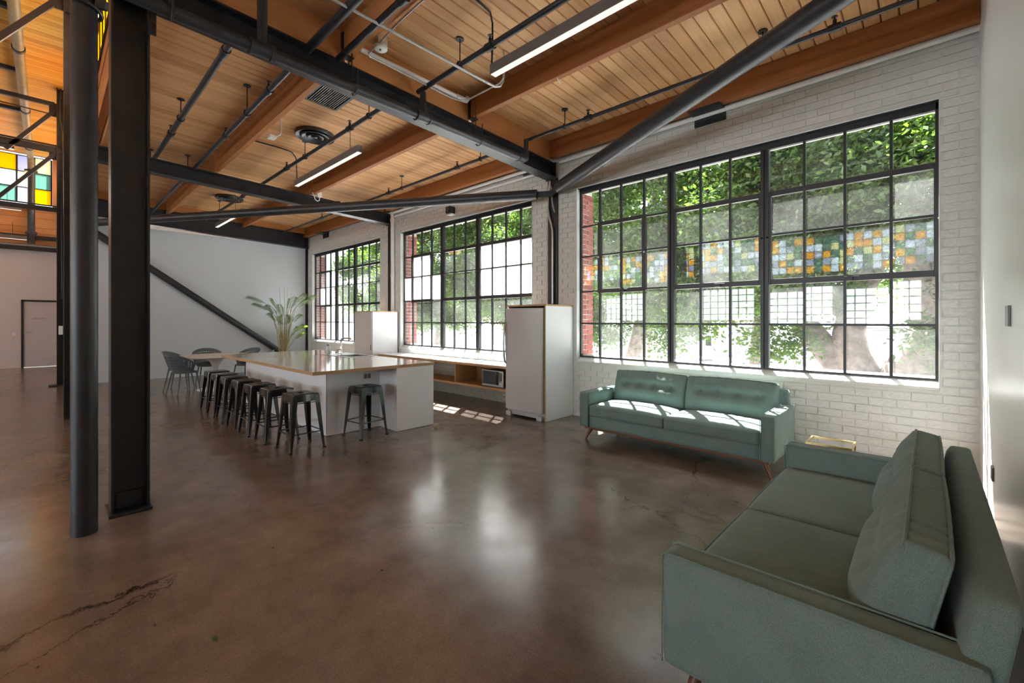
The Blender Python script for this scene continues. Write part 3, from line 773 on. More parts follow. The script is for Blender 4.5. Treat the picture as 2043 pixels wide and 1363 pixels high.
# joist hangers where the joists meet the near beam
for ji in (1, 2):
    y = JY[ji]; single('joist_hanger', MB().box(-4.45, -4.41, y-.012, y, jbot(y)-.01, deck(y)-.03).box(-4.45, -4.36, y-.012, y+.09, jbot(y)-.014, jbot(y)-.002), 'steel',
        'black steel hanger plate under the end of the %s' % ('second joist from the brick wall' if ji == 1 else 'third joist from the brick wall'), 'bracket')

# columns
c = thing('steel_column', 'black steel H column on a square base plate beside the round pipe column', 'column', (-4.63, .45, 0))
part('flange', MB().box(-4.73, -4.53, .335, .350, .025, bz(.5)+.2), 'steel', c); part('flange', MB().box(-4.73, -4.53, .552, .567, .025, bz(.5)), 'steel', c)
part('web', MB().box(-4.637, -4.623, .35, .552, .025, bz(.5)+.2), 'steel', c)
part('base_plate', MB().box(-4.80, -4.475, .318, .577, 0, .025), 'steel', c, bevel=.003)
part('weld_plate', MB().box(-4.623, -4.60, .37, .53, .025, .15), 'steel', c, bevel=.004)
pt = MB().box(-4.50, -4.48, .55, .60, 3.78, 4.02)
for i in range(4): pt.cyl((-4.485, .585, 3.82+.05*i), (-4.46, .585, 3.82+.05*i), .012, n=6)
part('bolted_plate', pt, 'steel', c)
c = thing('pipe_column', 'dark round steel pipe column in front of the H column', 'column', (-4.323, .18, 0))
part('shaft', MB().cyl((-4.323,.18,0),(-4.323,.18,6.85),.0715,n=32), 'steel', c, smooth=True)
cl_ = MB().tube([(-4.323+.09*math.cos(a),.18+.09*math.sin(a),3.70-.02*math.sin(a-.7)) for a in [R(-60+12*i) for i in range(18)]], .014, 8).beam((-4.27,.24,3.74),(-4.23,.29,3.73),.03,.06)
part('clamp', cl_, 'steel', c, smooth=True)
for i, (x, lab) in enumerate([(-4.495, 'black steel wall column between the two nearest windows'), (-9.505, 'black steel wall column behind the white pipe, between the two farther windows')]):
    c = thing('wall_column', lab, 'column', (x, 5.75, 0))
    part('flange', MB().box(x-.10, x+.10, 5.735, 5.75, 0, 3.84), 'steel', c); part('web', MB().box(x-.01, x+.01, 5.75, 5.93, 0, 3.84), 'steel', c); part('flange', MB().box(x-.115, x+.115, 5.93, 5.945, 0, 3.84), 'steel', c)
c = thing('corner_channel', 'thin black steel channel in the corner of the far white wall', 'column', (-14.47, 5.72, 0))
part('web', MB().box(-14.5, -14.44, 5.735, 5.75, 0, 3.82), 'steel', c); part('flange', MB().box(-14.5, -14.49, 5.69, 5.75, 0, 3.82), 'steel', c)
c = thing('far_column', 'brown black H column with an outlet box, beside the far doorway wall', 'column', (-14.6, .22, 0))
part('flange', MB().box(-14.70, -14.50, .15, .165, 0, 6.85), 'steel', c); part('flange', MB().box(-14.70, -14.50, .275, .29, 0, 6.85), 'steel', c); part('web', MB().box(-14.61, -14.59, .165, .275, 0, 6.85), 'steel', c)
part('foot_plate', MB().box(-14.78, -14.42, .02, .42, 0, .03).beam((-14.5,.1,.03),(-14.5,.1,.16),.05,.14), 'steel', c)
part('outlet_box', MB().box(-14.50, -14.47, .18, .25, 1.18, 1.38), 'pvc', c, bevel=.004, label='white outlet box')
part('drain_pipe', MB().cyl((-14.5,.36,0),(-14.5,.36,6.85),.055,n=16), 'steel', c, smooth=True)
c = thing('far_column', 'black H column hidden behind the round pipe column, carrying a roof truss', 'column', (-9.55, .25, 0))
part('flange', MB().box(-9.65, -9.45, .17, .185, 0, 6.85), 'steel', c); part('flange', MB().box(-9.65, -9.45, .315, .33, 0, 6.85), 'steel', c); part('web', MB().box(-9.56, -9.54, .185, .315, 0, 6.85), 'steel', c)

# tubular braces
def brace(p0, p1, r, label, cap=True):
    p0, p1 = Vector(p0), Vector(p1); d = (p1-p0).normalized()
    t = thing('pipe_brace', label, 'brace', tuple(p0))
    part('tube', MB().cyl(p0 + d*.10, p1 - d*.02, r, n=28), 'pipe', t, smooth=True)
    part('gusset', MB().beam(p0 - d*.16, p0 + d*.30, .02, r*1.15), 'steel', t)
    return t
brace((-4.36,5.64,3.615), (.338,3.80,4.03), .094, 'thick dark tube brace rising from the wall column over the nearest window')
brace((-4.56,5.56,3.565), (-14.3,.44,3.733), .083, 'dark tube brace running level from the wall column to the far left')
brace((-14.40,.40,3.88), (-14.40,5.50,.10), .085, 'dark tube brace slanting down across the far white wall')

# trusses of the monitor
def truss(x, lab, full=True):
    t = thing('roof_truss', lab, 'truss', (x, 0, 5.4))
    part('top_chord', MB().beam((x,.12,6.47),(x,-6.0,6.47),.07,.09), 'steel', t)
    if full: part('bottom_chord', MB().beam((x,.30,5.43),(x,-6.0,5.43),.09,.13).cyl((x+.06,.30,5.515),(x+.06,-6,5.515),.018,n=8), 'steel', t)
    part('gusset', MB().box(x-.012, x+.012, .03, .31, 6.19, 6.50), 'steel', t)
    part('diagonal', MB().beam((x+.02,.10,6.30),(x+.02,-.62,5.25),.05,.075), 'steel', t)
    if full: part('gusset', MB().box(x-.012, x+.012, .03, .31, 5.20, 5.43), 'steel', t)
    if full: part('diagonal', MB().beam((x+.02,.14,5.36),(x+.02,-.78,4.10),.05,.07), 'steel', t)
    if full: part('lower_chord', MB().beam((x,.30,4.05),(x,-6.0,4.05),.09,.10).cyl((x+.06,.3,4.12),(x+.06,-6,4.12),.016,n=8), 'steel', t)
    bl = MB()
    for i in range(4): bl.cyl((x+.012,.09+.012*i,6.24+.035*i),(x+.04,.09+.012*i,6.24+.035*i),.012,n=6)
    part('bolt', bl, 'steel', t)
    return t
truss(-14.6, 'black steel roof truss with diagonal member at the far column')
truss(-9.5, 'black steel roof truss whose gusset shows at the top left, above the round column', False)
for x, lab in ((-11.25, 'dark roof purlin at the top left corner, ending above the tan pipe'), (-14.0, 'dark roof purlin under the orange ceiling, just nearer than the far truss'), (-16.6, 'dark roof purlin under the orange ceiling beyond the far truss')):
    single('roof_purlin', MB().beam((x,-.42,6.80),(x,-6,6.80),.10,.08), 'steel', lab, 'beam')
single('tie_rod', MB().cyl((-14.6,.03,6.24),(-14.6,-6,6.40),.012,n=8), 'steel', 'thin steel rod running left from the far gusset plate', 'rod')
single('cross_beam', MB().beam((XE+.14,.4,3.81),(XE+.14,-7,3.81),.10,.13), 'steel', 'dark beam across the far end wall above the door', 'beam')
single('cross_beam', MB().beam((XE+.12,.42,4.17),(XE+.12,-7,4.17),.14,.13), 'steel', 'black steel channel under the timber planks of the far end wall', 'beam')
t = thing('tan_pipe', 'tan painted drain pipe running under the orange ceiling', 'pipe', (-12, -.37, 6.7))
part('pipe_run', MB().tube([(-7.0,-.38,6.70),(-20.55,-.365,6.70),(-20.66,-.36,6.66),(-20.70,-.355,6.55),(-20.70,-.35,6.20)], .078, 16), 'yellowpipe', t, smooth=True)
for x in (-9.2, -12.6, -16.2, -19.6): part('coupling', MB().cyl((x-.05,-.375,6.70),(x+.05,-.375,6.70),.095,n=16), 'steel', t, smooth=True)
part('flange', MB().cyl((-20.70,-.35,6.22),(-20.70,-.35,6.28),.15,n=18), 'steel', t, smooth=True)
part('drop_pipe', MB().cyl((-20.70,-.345,6.24),(-20.70,-.345,3.95),.085,n=16), 'pipe', t, smooth=True)
part('coupling', MB().cyl((-20.70,-.345,4.25),(-20.70,-.345,4.33),.13,n=16), 'pipe', t, smooth=True)
single('cable', MB().tube([(-14.45,.22,6.82),(-14.45,.21,6.5),(-14.45,.20,6.15),(-14.45,.235,5.9),(-14.45,.25,5.5),(-14.45,.25,4.9),(-14.45,.23,4.2),(-14.45,.24,2.0)], .014, 6), 'steel', 'loose black cable hanging down the far column', 'cable', smooth=True)

# ================================================================== pipes, conduits
main = thing('sprinkler_main', 'thick dark grey pipe hung along the nearest steel beam', 'pipe', (-4.25, 2.6, 3.86))
mz = lambda y: 3.872 - .0125*(y-2)
part('pipe_run', MB().tube([(-4.25,.05,mz(.05)),(-4.25,4.74,mz(4.74))], .050, 18), 'pipe', main, smooth=True)
for y in (1.30, 3.0): part('tee', MB().cyl((-4.25,y-.10,mz(y)),(-4.25,y-.065,mz(y)),.066,n=18).cyl((-4.25,y-.065,mz(y)),(-4.25,y+.065,mz(y)),.058,n=18).cyl((-4.25,y+.065,mz(y)),(-4.25,y+.10,mz(y)),.066,n=18), 'pipe', main, smooth=True)
part('elbow', MB().tube([(-4.25,4.62,mz(4.62)),(-4.25,4.72,mz(4.72)),(-4.25,4.77,mz(4.7)+.03),(-4.25,4.78,mz(4.7)+.11)], .060, 14), 'pipe', main, smooth=True)
for y in (.66, 2.16, 3.87):
    z = mz(y)
    part('hanger', MB().tube([(-4.315,y,deck(y)),(-4.315,y,z)] + [(-4.25-.065*math.cos(a),y,z-.065*math.sin(a)) for a in [math.pi*i/8 for i in range(1,8)]] + [(-4.185,y,z),(-4.185,y,4.05)], .007, 6), 'steel', main)
part('riser', MB().cyl((-4.25,1.30,mz(1.3)),(-4.25,1.30,4.50),.042,n=14), 'pipe', main, smooth=True)
part('riser', MB().tube([(-4.25,3.0,mz(3)),(-4.27,3.01,4.16)], .036, 14), 'pipe', main, smooth=True)
part('riser', MB().tube([(-4.25,4.78,mz(4.78)),(-4.25,4.80,4.14)], .034, 14), 'pipe', main, smooth=True)
def branch(x0, x1, y, z, r, label, hang=(), heads=(), y1=None):
    y1 = y if y1 is None else y1
    f = lambda x: y + (y1-y)*(x-x0)/(x1-x0)
    t = thing('sprinkler_branch', label, 'pipe', ((x0+x1)/2, f((x0+x1)/2), z), group='sprinkler branch pipes')
    part('pipe_run', MB().cyl((x0,f(x0),z),(x1,f(x1),z),r,n=12), 'pipe', t, smooth=True)
    for x in hang:
        yy = f(x)
        part('hanger', MB().cyl((x,yy,z),(x,yy,deck(yy)),.007,n=6).cyl((x,yy,deck(yy)-.012),(x,yy,deck(yy)),.045,n=10).tube([(x,yy+(r+.008)*math.cos(a),z+(r+.008)*math.sin(a)) for a in [2*math.pi*i/12 for i in range(13)]], .008, 5), 'steel', t)
    for x in heads:
        yy = f(x)
        part('sprinkler_head', MB().cyl((x-.05,yy,z),(x+.05,yy,z),r+.012,n=12).cyl((x,yy,z+r),(x,yy,z+r+.05),.016,n=8).cyl((x,yy,z+r+.05),(x,yy,z+r+.075),.007,n=6).cyl((x,yy,z+r+.075),(x,yy,z+r+.08),.026,n=10), 'steel', t, smooth=True)
    return t
branch(-4.4, .30, 3.03, 4.22, .030, 'black sprinkler pipe beside the long lamp, in the nearest bay', (-3.62,), (-3.15, -.9), 2.98)
branch(-4.4, .30, 4.93, 4.20, .024, 'black sprinkler pipe crossing behind the thick tube brace', (-3.66,-1.21), (-3.28, -.62), 5.0)
branch(-4.5, .2, 1.78, 4.20, .042, 'thick black pipe end entering the beam at the top of the picture', (), (), 1.80)
branch(-4.4, .2, 2.06, 4.20, .030, 'black pipe lying against the third joist in the nearest bay', (), (-3.2,), 2.04)
branch(-14.3, -4.6, 2.97, 4.25, .029, 'black sprinkler pipe passing below the round ceiling vents', (-5.45,-7.58,-12.9), (-6.0,-8.4,-11.0), 2.97)
branch(-14.3, -4.6, 4.93, 4.19, .025, 'thin black sprinkler pipe above the middle window', (-5.4,-7.75,-10.55), (-6.0,-8.25,-11.5), 4.95)
branch(-14.3, -4.6, 1.27, 4.30, .034, 'black sprinkler pipe nearest the H column, in the middle bay', (-7.5,-10.1), (-5.3,-8.2))
branch(-14.3, -4.6, 1.78, 4.19, .030, 'black pipe lying against the third joist in the middle bay', (-6.4,-9.9), (-5.6,-7.4))
def run(name, pts, r, mat, label, cat, n=8): return single(name, MB().tube(pts, r, n), mat, label, cat, smooth=True)
run('metal_conduit', [(-3.60,-.5,4.18),(-3.60,3.42,4.18),(-3.595,3.52,4.18),(-3.57,3.58,4.20),(-3.54,3.60,4.26),(-3.54,3.60,deck(3.6))], .014, 'galv', 'long straight galvanised conduit crossing under the ceiling near the smoke detector', 'conduit')
run('metal_conduit', [(-1.2,2.20,4.235),(-3.0,2.20,4.235),(-3.5,2.21,4.235),(-3.9,2.25,4.24),(-4.16,2.26,4.24),(-4.20,2.30,4.24),(-4.20,2.38,4.24),(-4.19,3.36,4.20),(-4.15,3.47,4.19),(-4.02,3.52,4.19),(-3.52,3.52,4.19),(-3.43,3.50,4.21),(-3.41,3.48,4.30),(-3.41,3.48,deck(3.48))], .009, 'galv', 'thin bent conduit looping from the smoke detector towards the lamp', 'conduit')
t = thing('plastic_pipe', 'white plastic pipe under the planks beside the nearest beam', 'pipe', (-4.3, 3, 4.4))
part('pipe_run', MB().cyl((-4.40,2.30,4.40),(-4.36,3.60,4.36),.026,n=14), 'pvc', t, smooth=True)
part('elbow', MB().tube([(-4.36,3.58,4.36),(-4.355,3.70,4.357),(-4.35,3.74,4.36),(-4.34,3.76,4.40)], .034, 12), 'pvc', t, smooth=True)
wz = lambda x: 4.098
t = thing('wall_pipe', 'white painted pipe along the top of the wall over the nearest window', 'pipe', (-2, 5.7, 4.1))
part('pipe_run', MB().cyl((-4.33,5.705,4.075),(XR,5.705,4.115),.030,n=14), 'pvc', t, smooth=True)
t = thing('wall_pipe', 'white painted pipe along the top of the wall over the middle window', 'pipe', (-7, 5.7, 4.1))
part('pipe_run', MB().cyl((-4.66,5.705,4.095),(-9.30,5.705,4.09),.030,n=14), 'pvc', t, smooth=True)
part('lower_run', MB().cyl((-4.66,5.725,4.00),(-9.30,5.725,4.0),.022,n=12), 'pvc', t, smooth=True)
t = thing('downpipe', 'white pipe running down the wall beside the farther wall column', 'pipe', (-9.33, 5.7, 0))
part('pipe_run', MB().tube([(-9.40,5.70,4.09),(-9.345,5.70,4.07),(-9.335,5.70,3.98),(-9.33,5.70,1.724)], .045, 14), 'pvc', t, smooth=True)
part('coupling', MB().cyl((-9.335,5.70,3.88),(-9.335,5.70,3.95),.056,n=14), 'pvc', t, smooth=True); part('coupling', MB().cyl((-9.33,5.70,2.55),(-9.33,5.70,2.6),.052,n=14), 'pvc', t, smooth=True)
run('metal_conduit', [(-4.52,5.70,3.80),(-4.56,5.70,3.55),(-4.57,5.70,3.36),(-4.55,5.70,3.25),(-4.50,5.70,3.10),(-4.475,5.70,3.0),(-4.47,5.70,2.9),(-4.47,5.70,1.78)], .018, 'galv', 'bent grey conduit running down the nearest wall column', 'conduit', 10)
run('metal_conduit', [(-4.50,5.69,3.72),(-4.47,5.69,3.45),(-4.44,5.69,3.32),(-4.42,5.69,3.27)], .012, 'galv', 'short conduit curve beside the brace joint on the nearest wall column', 'conduit', 8)
run('black_conduit', [(-3.05,2.2,4.505),(-3.06,2.72,deck(2.72)-.012),(-3.08,2.95,deck(2.95)-.014),(-3.13,3.03,4.45),(-3.15,3.05,4.3),(-3.16,3.05,4.06)], .010, 'steel', 'black conduit dropping to the end of the long lamp', 'conduit')
run('black_conduit', [(-8.2,2.36,deck(2.36)-.012),(-8.17,2.80,deck(2.8)-.012),(-8.18,2.98,deck(3)-.02),(-8.22,3.06,4.42),(-8.24,3.08,4.3),(-8.25,3.09,4.06)], .010, 'steel', 'black conduit dropping to the end of the shorter lamp in the middle bay', 'conduit')
run('white_hook', [(-2.98,3.88,4.19),(-2.97,3.90,4.16),(-2.975,3.94,4.15),(-2.99,3.95,4.17)], .006, 'pvc', 'small white hook under the second joist', 'hook')

# ================================================================== lamps, vents, devices
def lamp(x0, x1, y, z, label, drops):
    t = thing('linear_lamp', label, 'lamp', ((x0+x1)/2, y, z), group='linear ceiling lamps')
    part('housing', MB().box(x0, x1, y, y+.075, z+.006, z+.105), 'lamphouse', t, bevel=.003)
    part('diffuser', MB().box(x0+.012, x1-.012, y+.006, y+.069, z, z+.008), 'glow', t)
    for x in drops: part('drop_rod', MB().cyl((x,y+.037,z+.1),(x,y+.037,deck(y)),.005,n=6), 'steel', t)
lamp(-3.17, -.30, 3.03, 3.95, 'long dark linear lamp at the top of the picture, under the nearest bay', (-.9,))
lamp(-8.38, -6.0, 3.09, 3.95, 'grey linear lamp with a lit underside in the middle bay', (-6.3,))
lamp(-13.7, -11.4, 3.05, 3.97, 'small distant linear lamp above the far white wall', (-12,))
def elamp(x, y0, y1, z, label):
    t = thing('linear_lamp', label, 'lamp', (x, (y0+y1)/2, z), group='linear ceiling lamps')
    part('housing', MB().box(x-.04, x+.04, y0, y1, z+.008, z+.12), 'lamphouse', t); part('diffuser', MB().box(x-.033, x+.033, y0+.01, y1-.01, z, z+.009), 'glow', t)
    part('drop_rod', MB().cyl((x,y1-.3,z+.1),(x,y1-.3,z+.5),.006,n=6), 'steel', t)
elamp(-20.55, -3.2, -.545, 4.93, 'linear lamp across the far planks, just under the stained glass panel')
elamp(-20.55, -3.2, -.43, 4.03, 'linear lamp in front of the far end wall, lowest of the far lamps')
elamp(-14.75, -3.0, -.50, 5.30, 'linear lamp hung at the far truss, upper left edge')
# square grille
t = thing('ceiling_grille', 'square dark louvred vent grille between the joists', 'vent', (-5.78, 2.6, deck(2.6)))
x0, x1, y0, y1 = -6.05, -5.50, 2.37, 2.79
zc = lambda y: deck(y) - .03
part('frame', MB().beam((x0,y0,zc(y0)),(x1,y0,zc(y0)),.035,.05).beam((x0,y1,zc(y1)),(x1,y1,zc(y1)),.035,.05).beam((x0,y0,zc(y0)),(x0,y1,zc(y1)),.035,.05).beam((x1,y0,zc(y0)),(x1,y1,zc(y1)),.035,.05), 'grille', t)
part('backing', MB().hexa([(x0,y0,zc(y0)+.022),(x1,y0,zc(y0)+.022),(x1,y1,zc(y1)+.022),(x0,y1,zc(y1)+.022),(x0,y0,deck(y0)),(x1,y0,deck(y0)),(x1,y1,deck(y1)),(x0,y1,deck(y1))]), 'blackplastic', t)
for i in range(15):
    y = y0 + (y1-y0)*(i+.6)/15.2
    part('slat', MB().hexa([(x0,y-.004,zc(y)-.022),(x1,y-.004,zc(y)-.022),(x1,y+.002,zc(y)-.022),(x0,y+.002,zc(y)-.022),(x0,y+.008,zc(y)+.012),(x1,y+.008,zc(y)+.012),(x1,y+.013,zc(y)+.012),(x0,y+.013,zc(y)+.012)]), 'galv', t)
def roundvent(x, y, r, label):
    t = thing('round_diffuser', label, 'vent', (x, y, deck(y)), group='round ceiling diffusers')
    t.rotation_euler = (-math.atan(S), 0, 0)
    prof = [((r, 0.0), (r, -.03), (r*.96, -.055), (r*.78, -.03), (r*.76, 0.0)), ((r*.70, -.015), (r*.72, -.05), (r*.66, -.062), (r*.47, -.03), (r*.45, -.01)), ((r*.42, -.015), (r*.43, -.055), (r*.36, -.065), (r*.22, -.04), (r*.21, -.01))]
    for i, p in enumerate(prof): part('cone', MB().lathe(list(p), n=36, closed=False), 'diffuser', t, smooth=True, local=True)
    part('throat', MB().lathe([(r*.98, -.002), (.001, -.002)], n=30, closed=False), 'blackplastic', t, local=True)
    part('hub', MB().lathe([(.001,-.06),(r*.12,-.055),(r*.14,-.03),(r*.14,0)], n=20, closed=False), 'diffuser', t, smooth=True, local=True)
roundvent(-7.17, 2.97, .30, 'round dark ceiling diffuser in the middle bay')
roundvent(-12.35, 3.05, .30, 'round dark ceiling diffuser in the far bay')
t = thing('smoke_detector', 'white round smoke detector on a metal box under the nearest joists', 'detector', (-3.95, 2.28, 4.25))
part('housing', MB().lathe([(.001,-.035),(.045,-.034),(.062,-.022),(.066,0),(.06,.012)], (-3.95,2.28,4.22), 24), 'pvc', t, smooth=True)
part('junction_box', MB().box(-4.0,-3.9,2.22,2.33,4.235,4.29), 'galv', t, bevel=.004)
part('sensor_window', MB().cyl((-3.935,2.265,4.178),(-3.935,2.265,4.192),.012,n=8), 'grille', t)
t = thing('motion_sensor', 'small white sensor with a curved cable beside the third joist', 'sensor', (-7.15, 2.35, 4.25))
part('housing', MB().box(-7.22,-7.08,2.27,2.37,4.235,4.275), 'pvc', t, bevel=.006); part('cable', MB().tube([(-7.10,2.36,4.26),(-7.05,2.40,4.29),(-7.06,2.42,4.36),(-7.08,2.42,deck(2.42)+.002)], .011, 8), 'pvc', t, smooth=True)
t = thing('junction_box', 'small white junction box with a looped cable on the middle steel beam', 'box', (-9.38, 3.95, 4.12))
part('body', MB().box(-9.41,-9.35,3.92,4.01,4.12,4.24), 'pvc', t, bevel=.004); part('cable', MB().tube([(-9.36,3.96,4.12),(-9.35,3.96,4.05),(-9.35,3.92,4.02),(-9.35,3.87,4.05),(-9.36,3.85,4.13),(-9.38,3.82,4.19)], .010, 7), 'pvc', t, smooth=True)
t = thing('box_camera', 'small dark box camera on the brick above the middle window', 'camera', (-7.12, 5.70, 3.76))
part('body', MB().box(-7.20,-7.04,5.62,5.75,3.70,3.84), 'blackplastic', t, bevel=.012); part('lens', MB().cyl((-7.12,5.60,3.77),(-7.12,5.625,3.77),.045,n=14), 'grille', t, smooth=True); part('bracket', MB().box(-7.17,-7.03,5.64,5.75,3.665,3.69), 'pvc', t)
part('cable', MB().cyl((-7.12,5.735,3.84),(-7.12,5.735,4.0),.008,n=6), 'pvc', t)
for x, z, lab in ((-1.99,3.985,'black angle bracket under the wall joist above the nearest window'), (-7.95,3.985,'black angle bracket under the wall joist above the middle window'), (-13.1,3.985,'black angle bracket under the wall joist above the farthest window'), (-4.95,3.985,'black angle bracket behind the nearest steel beam end'), (-9.95,3.985,'black angle bracket behind the middle steel beam end')):
    t = thing('angle_bracket', lab, 'bracket', (x, 5.7, z), group='joist angle brackets')
    part('top_leg', MB().box(x-.19, x+.19, 5.50, 5.748, z+.115, z+.13), 'steel', t); part('wall_leg', MB().box(x-.19, x+.19, 5.728, 5.745, z-.005, z+.115), 'steel', t); part('bolt', MB().cyl((x,5.71,z+.05),(x,5.73,z+.05),.016,n=6), 'steel', t)
# ================================================================== kitchen island
CX0, CX1, CY0, CY1 = -9.12, -5.20, 2.125, 3.86
isl = thing('kitchen_island', 'large white kitchen island with a pale counter and plywood edge', 'island', (-7.1, 3.0, 0))
def plate(z0, z1, g=0.0):
    m = MB(); hx0, hx1, hy0, hy1 = -7.36, -6.86, 3.37, 3.78
    m.box(CX0+g, hx0, CY0+g, CY1-g, z0, z1).box(hx1, CX1-g, CY0+g, CY1-g, z0, z1).box(hx0, hx1, CY0+g, hy0, z0, z1).box(hx0, hx1, hy1, CY1-g, z0, z1); return m
part('counter_edge', plate(.858, .897), 'ply', isl); part('counter_top', plate(.897, .9, .0005), 'counter', isl)
part('side_panel', MB().box(-9.0, -5.653, 2.49, 2.512, 0.004, .858), 'lam', isl)
part('recess_panel', MB().box(-5.672, -5.65, 2.49, 3.238, 0.004, .858), 'lam', isl)
part('return_panel', MB().box(-5.65, -5.222, 3.24, 3.262, 0.004, .858), 'lam', isl)
part('end_panel', MB().box(-5.222, -5.20, 3.24, 3.845, 0.004, .858), 'lam', isl)
part('back_panel', MB().box(-9.0, -5.222, 3.823, 3.845, 0.004, .858), 'lam', isl)
part('end_panel', MB().box(-9.022, -9.0, 2.49, 3.845, 0.004, .858), 'lam', isl)
ol = part('outlet', MB().box(-5.652, -5.643, 2.985, 3.115, .665, .80), 'pvc', isl, bevel=.003)
part('socket', MB().box(-5.644, -5.641, 3.00, 3.045, .70, .765).box(-5.644, -5.641, 3.055, 3.10, .70, .765), 'grille', ol)
sk = thing('sink', 'stainless steel sink set into the island counter', 'sink', (-7.3, 3.57, .9))
rm = MB(); hx0, hx1, hy0, hy1 = -7.34, -6.88, 3.39, 3.76
for b in ((-7.80, hx0, 3.33, 3.825), (hx1, -6.80, 3.33, 3.825), (hx0, hx1, 3.33, hy0), (hx0, hx1, hy1, 3.825)): rm.box(b[0], b[1], b[2], b[3], .9, .908)
part('rim', rm, 'steelbrush', sk, bevel=.002)
bs = MB().hexa([(hx0,hy0,.74),(hx1,hy0,.74),(hx1,hy1,.74),(hx0,hy1,.74),(hx0,hy0,.742),(hx1,hy0,.742),(hx1,hy1,.742),(hx0,hy1,.742)])
bs.box(hx0-.003,hx0,hy0,hy1,.74,.9).box(hx1,hx1+.003,hy0,hy1,.74,.9).box(hx0,hx1,hy0-.003,hy0,.74,.9).box(hx0,hx1,hy1,hy1+.003,.74,.9)
part('basin', bs, 'steelbrush', sk)
part('drain', MB().cyl((-7.11,3.57,.742),(-7.11,3.57,.746),.045,n=16), 'chrome', sk, smooth=True)
fa = thing('faucet', 'chrome swan faucet with a bent spout beside the sink', 'faucet', (-7.52, 3.56, .908))
part('base', MB().lathe([(.030,0),(.030,.012),(.022,.02),(.022,.085),(.016,.095)], (-7.52,3.56,.908), 18), 'chrome', fa, smooth=True)
part('spout', MB().tube([(-7.52,3.56,1.0),(-7.52,3.56,1.12),(-7.51,3.56,1.16),(-7.485,3.56,1.182),(-7.45,3.56,1.19),(-7.22,3.565,1.197),(-7.17,3.565,1.195),(-7.155,3.565,1.18)], .0135, 12), 'chrome', fa, smooth=True)
part('lever', MB().tube([(-7.52,3.56,.965),(-7.57,3.54,.972),(-7.60,3.53,.975)], [.02,.022,.016], 10), 'chrome', fa, smooth=True)
sb = thing('soap_bottle', 'small glass soap pump bottle at the left end of the sink', 'bottle', (-7.74, 3.43, .908))
part('bottle', MB().lathe([(.038,0),(.042,.01),(.042,.11),(.036,.128),(.018,.14),(.018,.15)], (-7.74,3.43,.908), 20), 'ceramic', sb, smooth=True)
part('collar', MB().cyl((-7.74,3.43,1.055),(-7.74,3.43,1.078),.021,n=14), 'grille', sb, smooth=True)
part('pump', MB().cyl((-7.74,3.43,1.078),(-7.74,3.43,1.12),.006,n=8).beam((-7.75,3.43,1.122),(-7.70,3.425,1.122),.014,.012), 'chrome', sb)

# ================================================================== bar stools
def make_stool():
    t = thing('bar_stool', 'stool', 'stool', group='black metal bar stools')
    st = bmesh.new()
    hs, ho = .155, .022
    # seat plate with a hand slot, rounded corners
    ring = []
    for cx, cy, a0 in ((1,1,0),(-1,1,90),(-1,-1,180),(1,-1,270)):
        for k in range(4):
            a = R(a0 + 30*k); ring.append((cx*(hs-.03) + .03*math.cos(a), cy*(hs-.03) + .03*math.sin(a)))
    hole = []
    for x, y in ring:
        a = math.atan2(y, x); hole.append((ho*math.cos(a)*1.5, ho*math.sin(a)*.9))
    m = MB(); n = len(ring)
    mid = [(x*.62, y*.62) for x, y in ring]
    vs = [(x,y,.644) for x,y in hole] + [(x,y,.643) for x,y in mid] + [(x*.93,y*.93,.652) for x,y in ring] + [(x,y,.647) for x,y in ring] + [(x*1.035,y*1.035,.565) for x,y in ring] + [(x*.99,y*.99,.565) for x,y in ring] + [(x*.94,y*.94,.64) for x,y in ring] + [(x,y,.632) for x,y in hole]
    fs = []
    for i in range(7):
        for k in range(n):
            k2 = (k+1) % n; fs.append((i*n+k, i*n+k2, (i+1)*n+k2, (i+1)*n+k))
    m.add(vs, fs)
    part('seat', m, 'gunmetal', t, smooth=True, local=True)
    part('seat_top', MB().box(-.125,-.04,-.125,.125,.6505,.6525).box(.04,.125,-.125,.125,.6505,.6525).box(-.04,.04,-.125,-.03,.6505,.6525).box(-.04,.04,.03,.125,.6505,.6525), 'gunbrown', t, local=True)
    for sx, sy in ((1,1),(-1,1),(-1,-1),(1,-1)):
        top = Vector((sx*.158, sy*.158, .63)); ft = Vector((sx*.205, sy*.205, .0))
        def sec(c, w, th): # L-shaped angle section with rounded outer corner
            return [(c.x, c.y - sy*w), (c.x - sx*.004, c.y - sy*.006), (c.x - sx*.006, c.y - sy*.004), (c.x - sx*w, c.y), (c.x - sx*w, c.y - sy*th), (c.x - sx*th, c.y - sy*th), (c.x - sx*th, c.y - sy*w)]
        lg = MB(); stations = [(0, .062), (.35, .056), (.75, .04), (1, .026)]
        vs = []
        for tt, w in stations:
            c = top.lerp(ft, tt); vs += [(x, y, c.z) for x, y in sec(c, w, .008)]
        k = 7; fs = []
        for i in range(3):
            for j in range(k): fs.append((i*k+j, i*k+(j+1)%k, (i+1)*k+(j+1)%k, (i+1)*k+j))
        fs += [tuple(range(k)), tuple(range(3*k, 4*k))[::-1]]
        lg.add(vs, fs); l = part('leg', lg, 'gunmetal', t, local=True)
        part('rubber_foot', MB().box(ft.x-sx*.028, ft.x+sx*.003, ft.y-sy*.028, ft.y+sy*.003, 0, .022) if sx*sy > 0 or True else None, 'blackplastic', l, local=True)
    for z, f, r in ((.205, .180, .0075), (.55, .153, .005)):
        for a in range(4):
            c0, s0 = [(1,1),(-1,1),(-1,-1),(1,-1)][a], [(-1,1),(-1,-1),(1,-1),(1,1)][a]
            part('stretcher', MB().cyl((c0[0]*f,c0[1]*f,z),(s0[0]*f,s0[1]*f,z), r, n=8), 'gunmetal', t, smooth=True, local=True)
    return t
stool = make_stool()
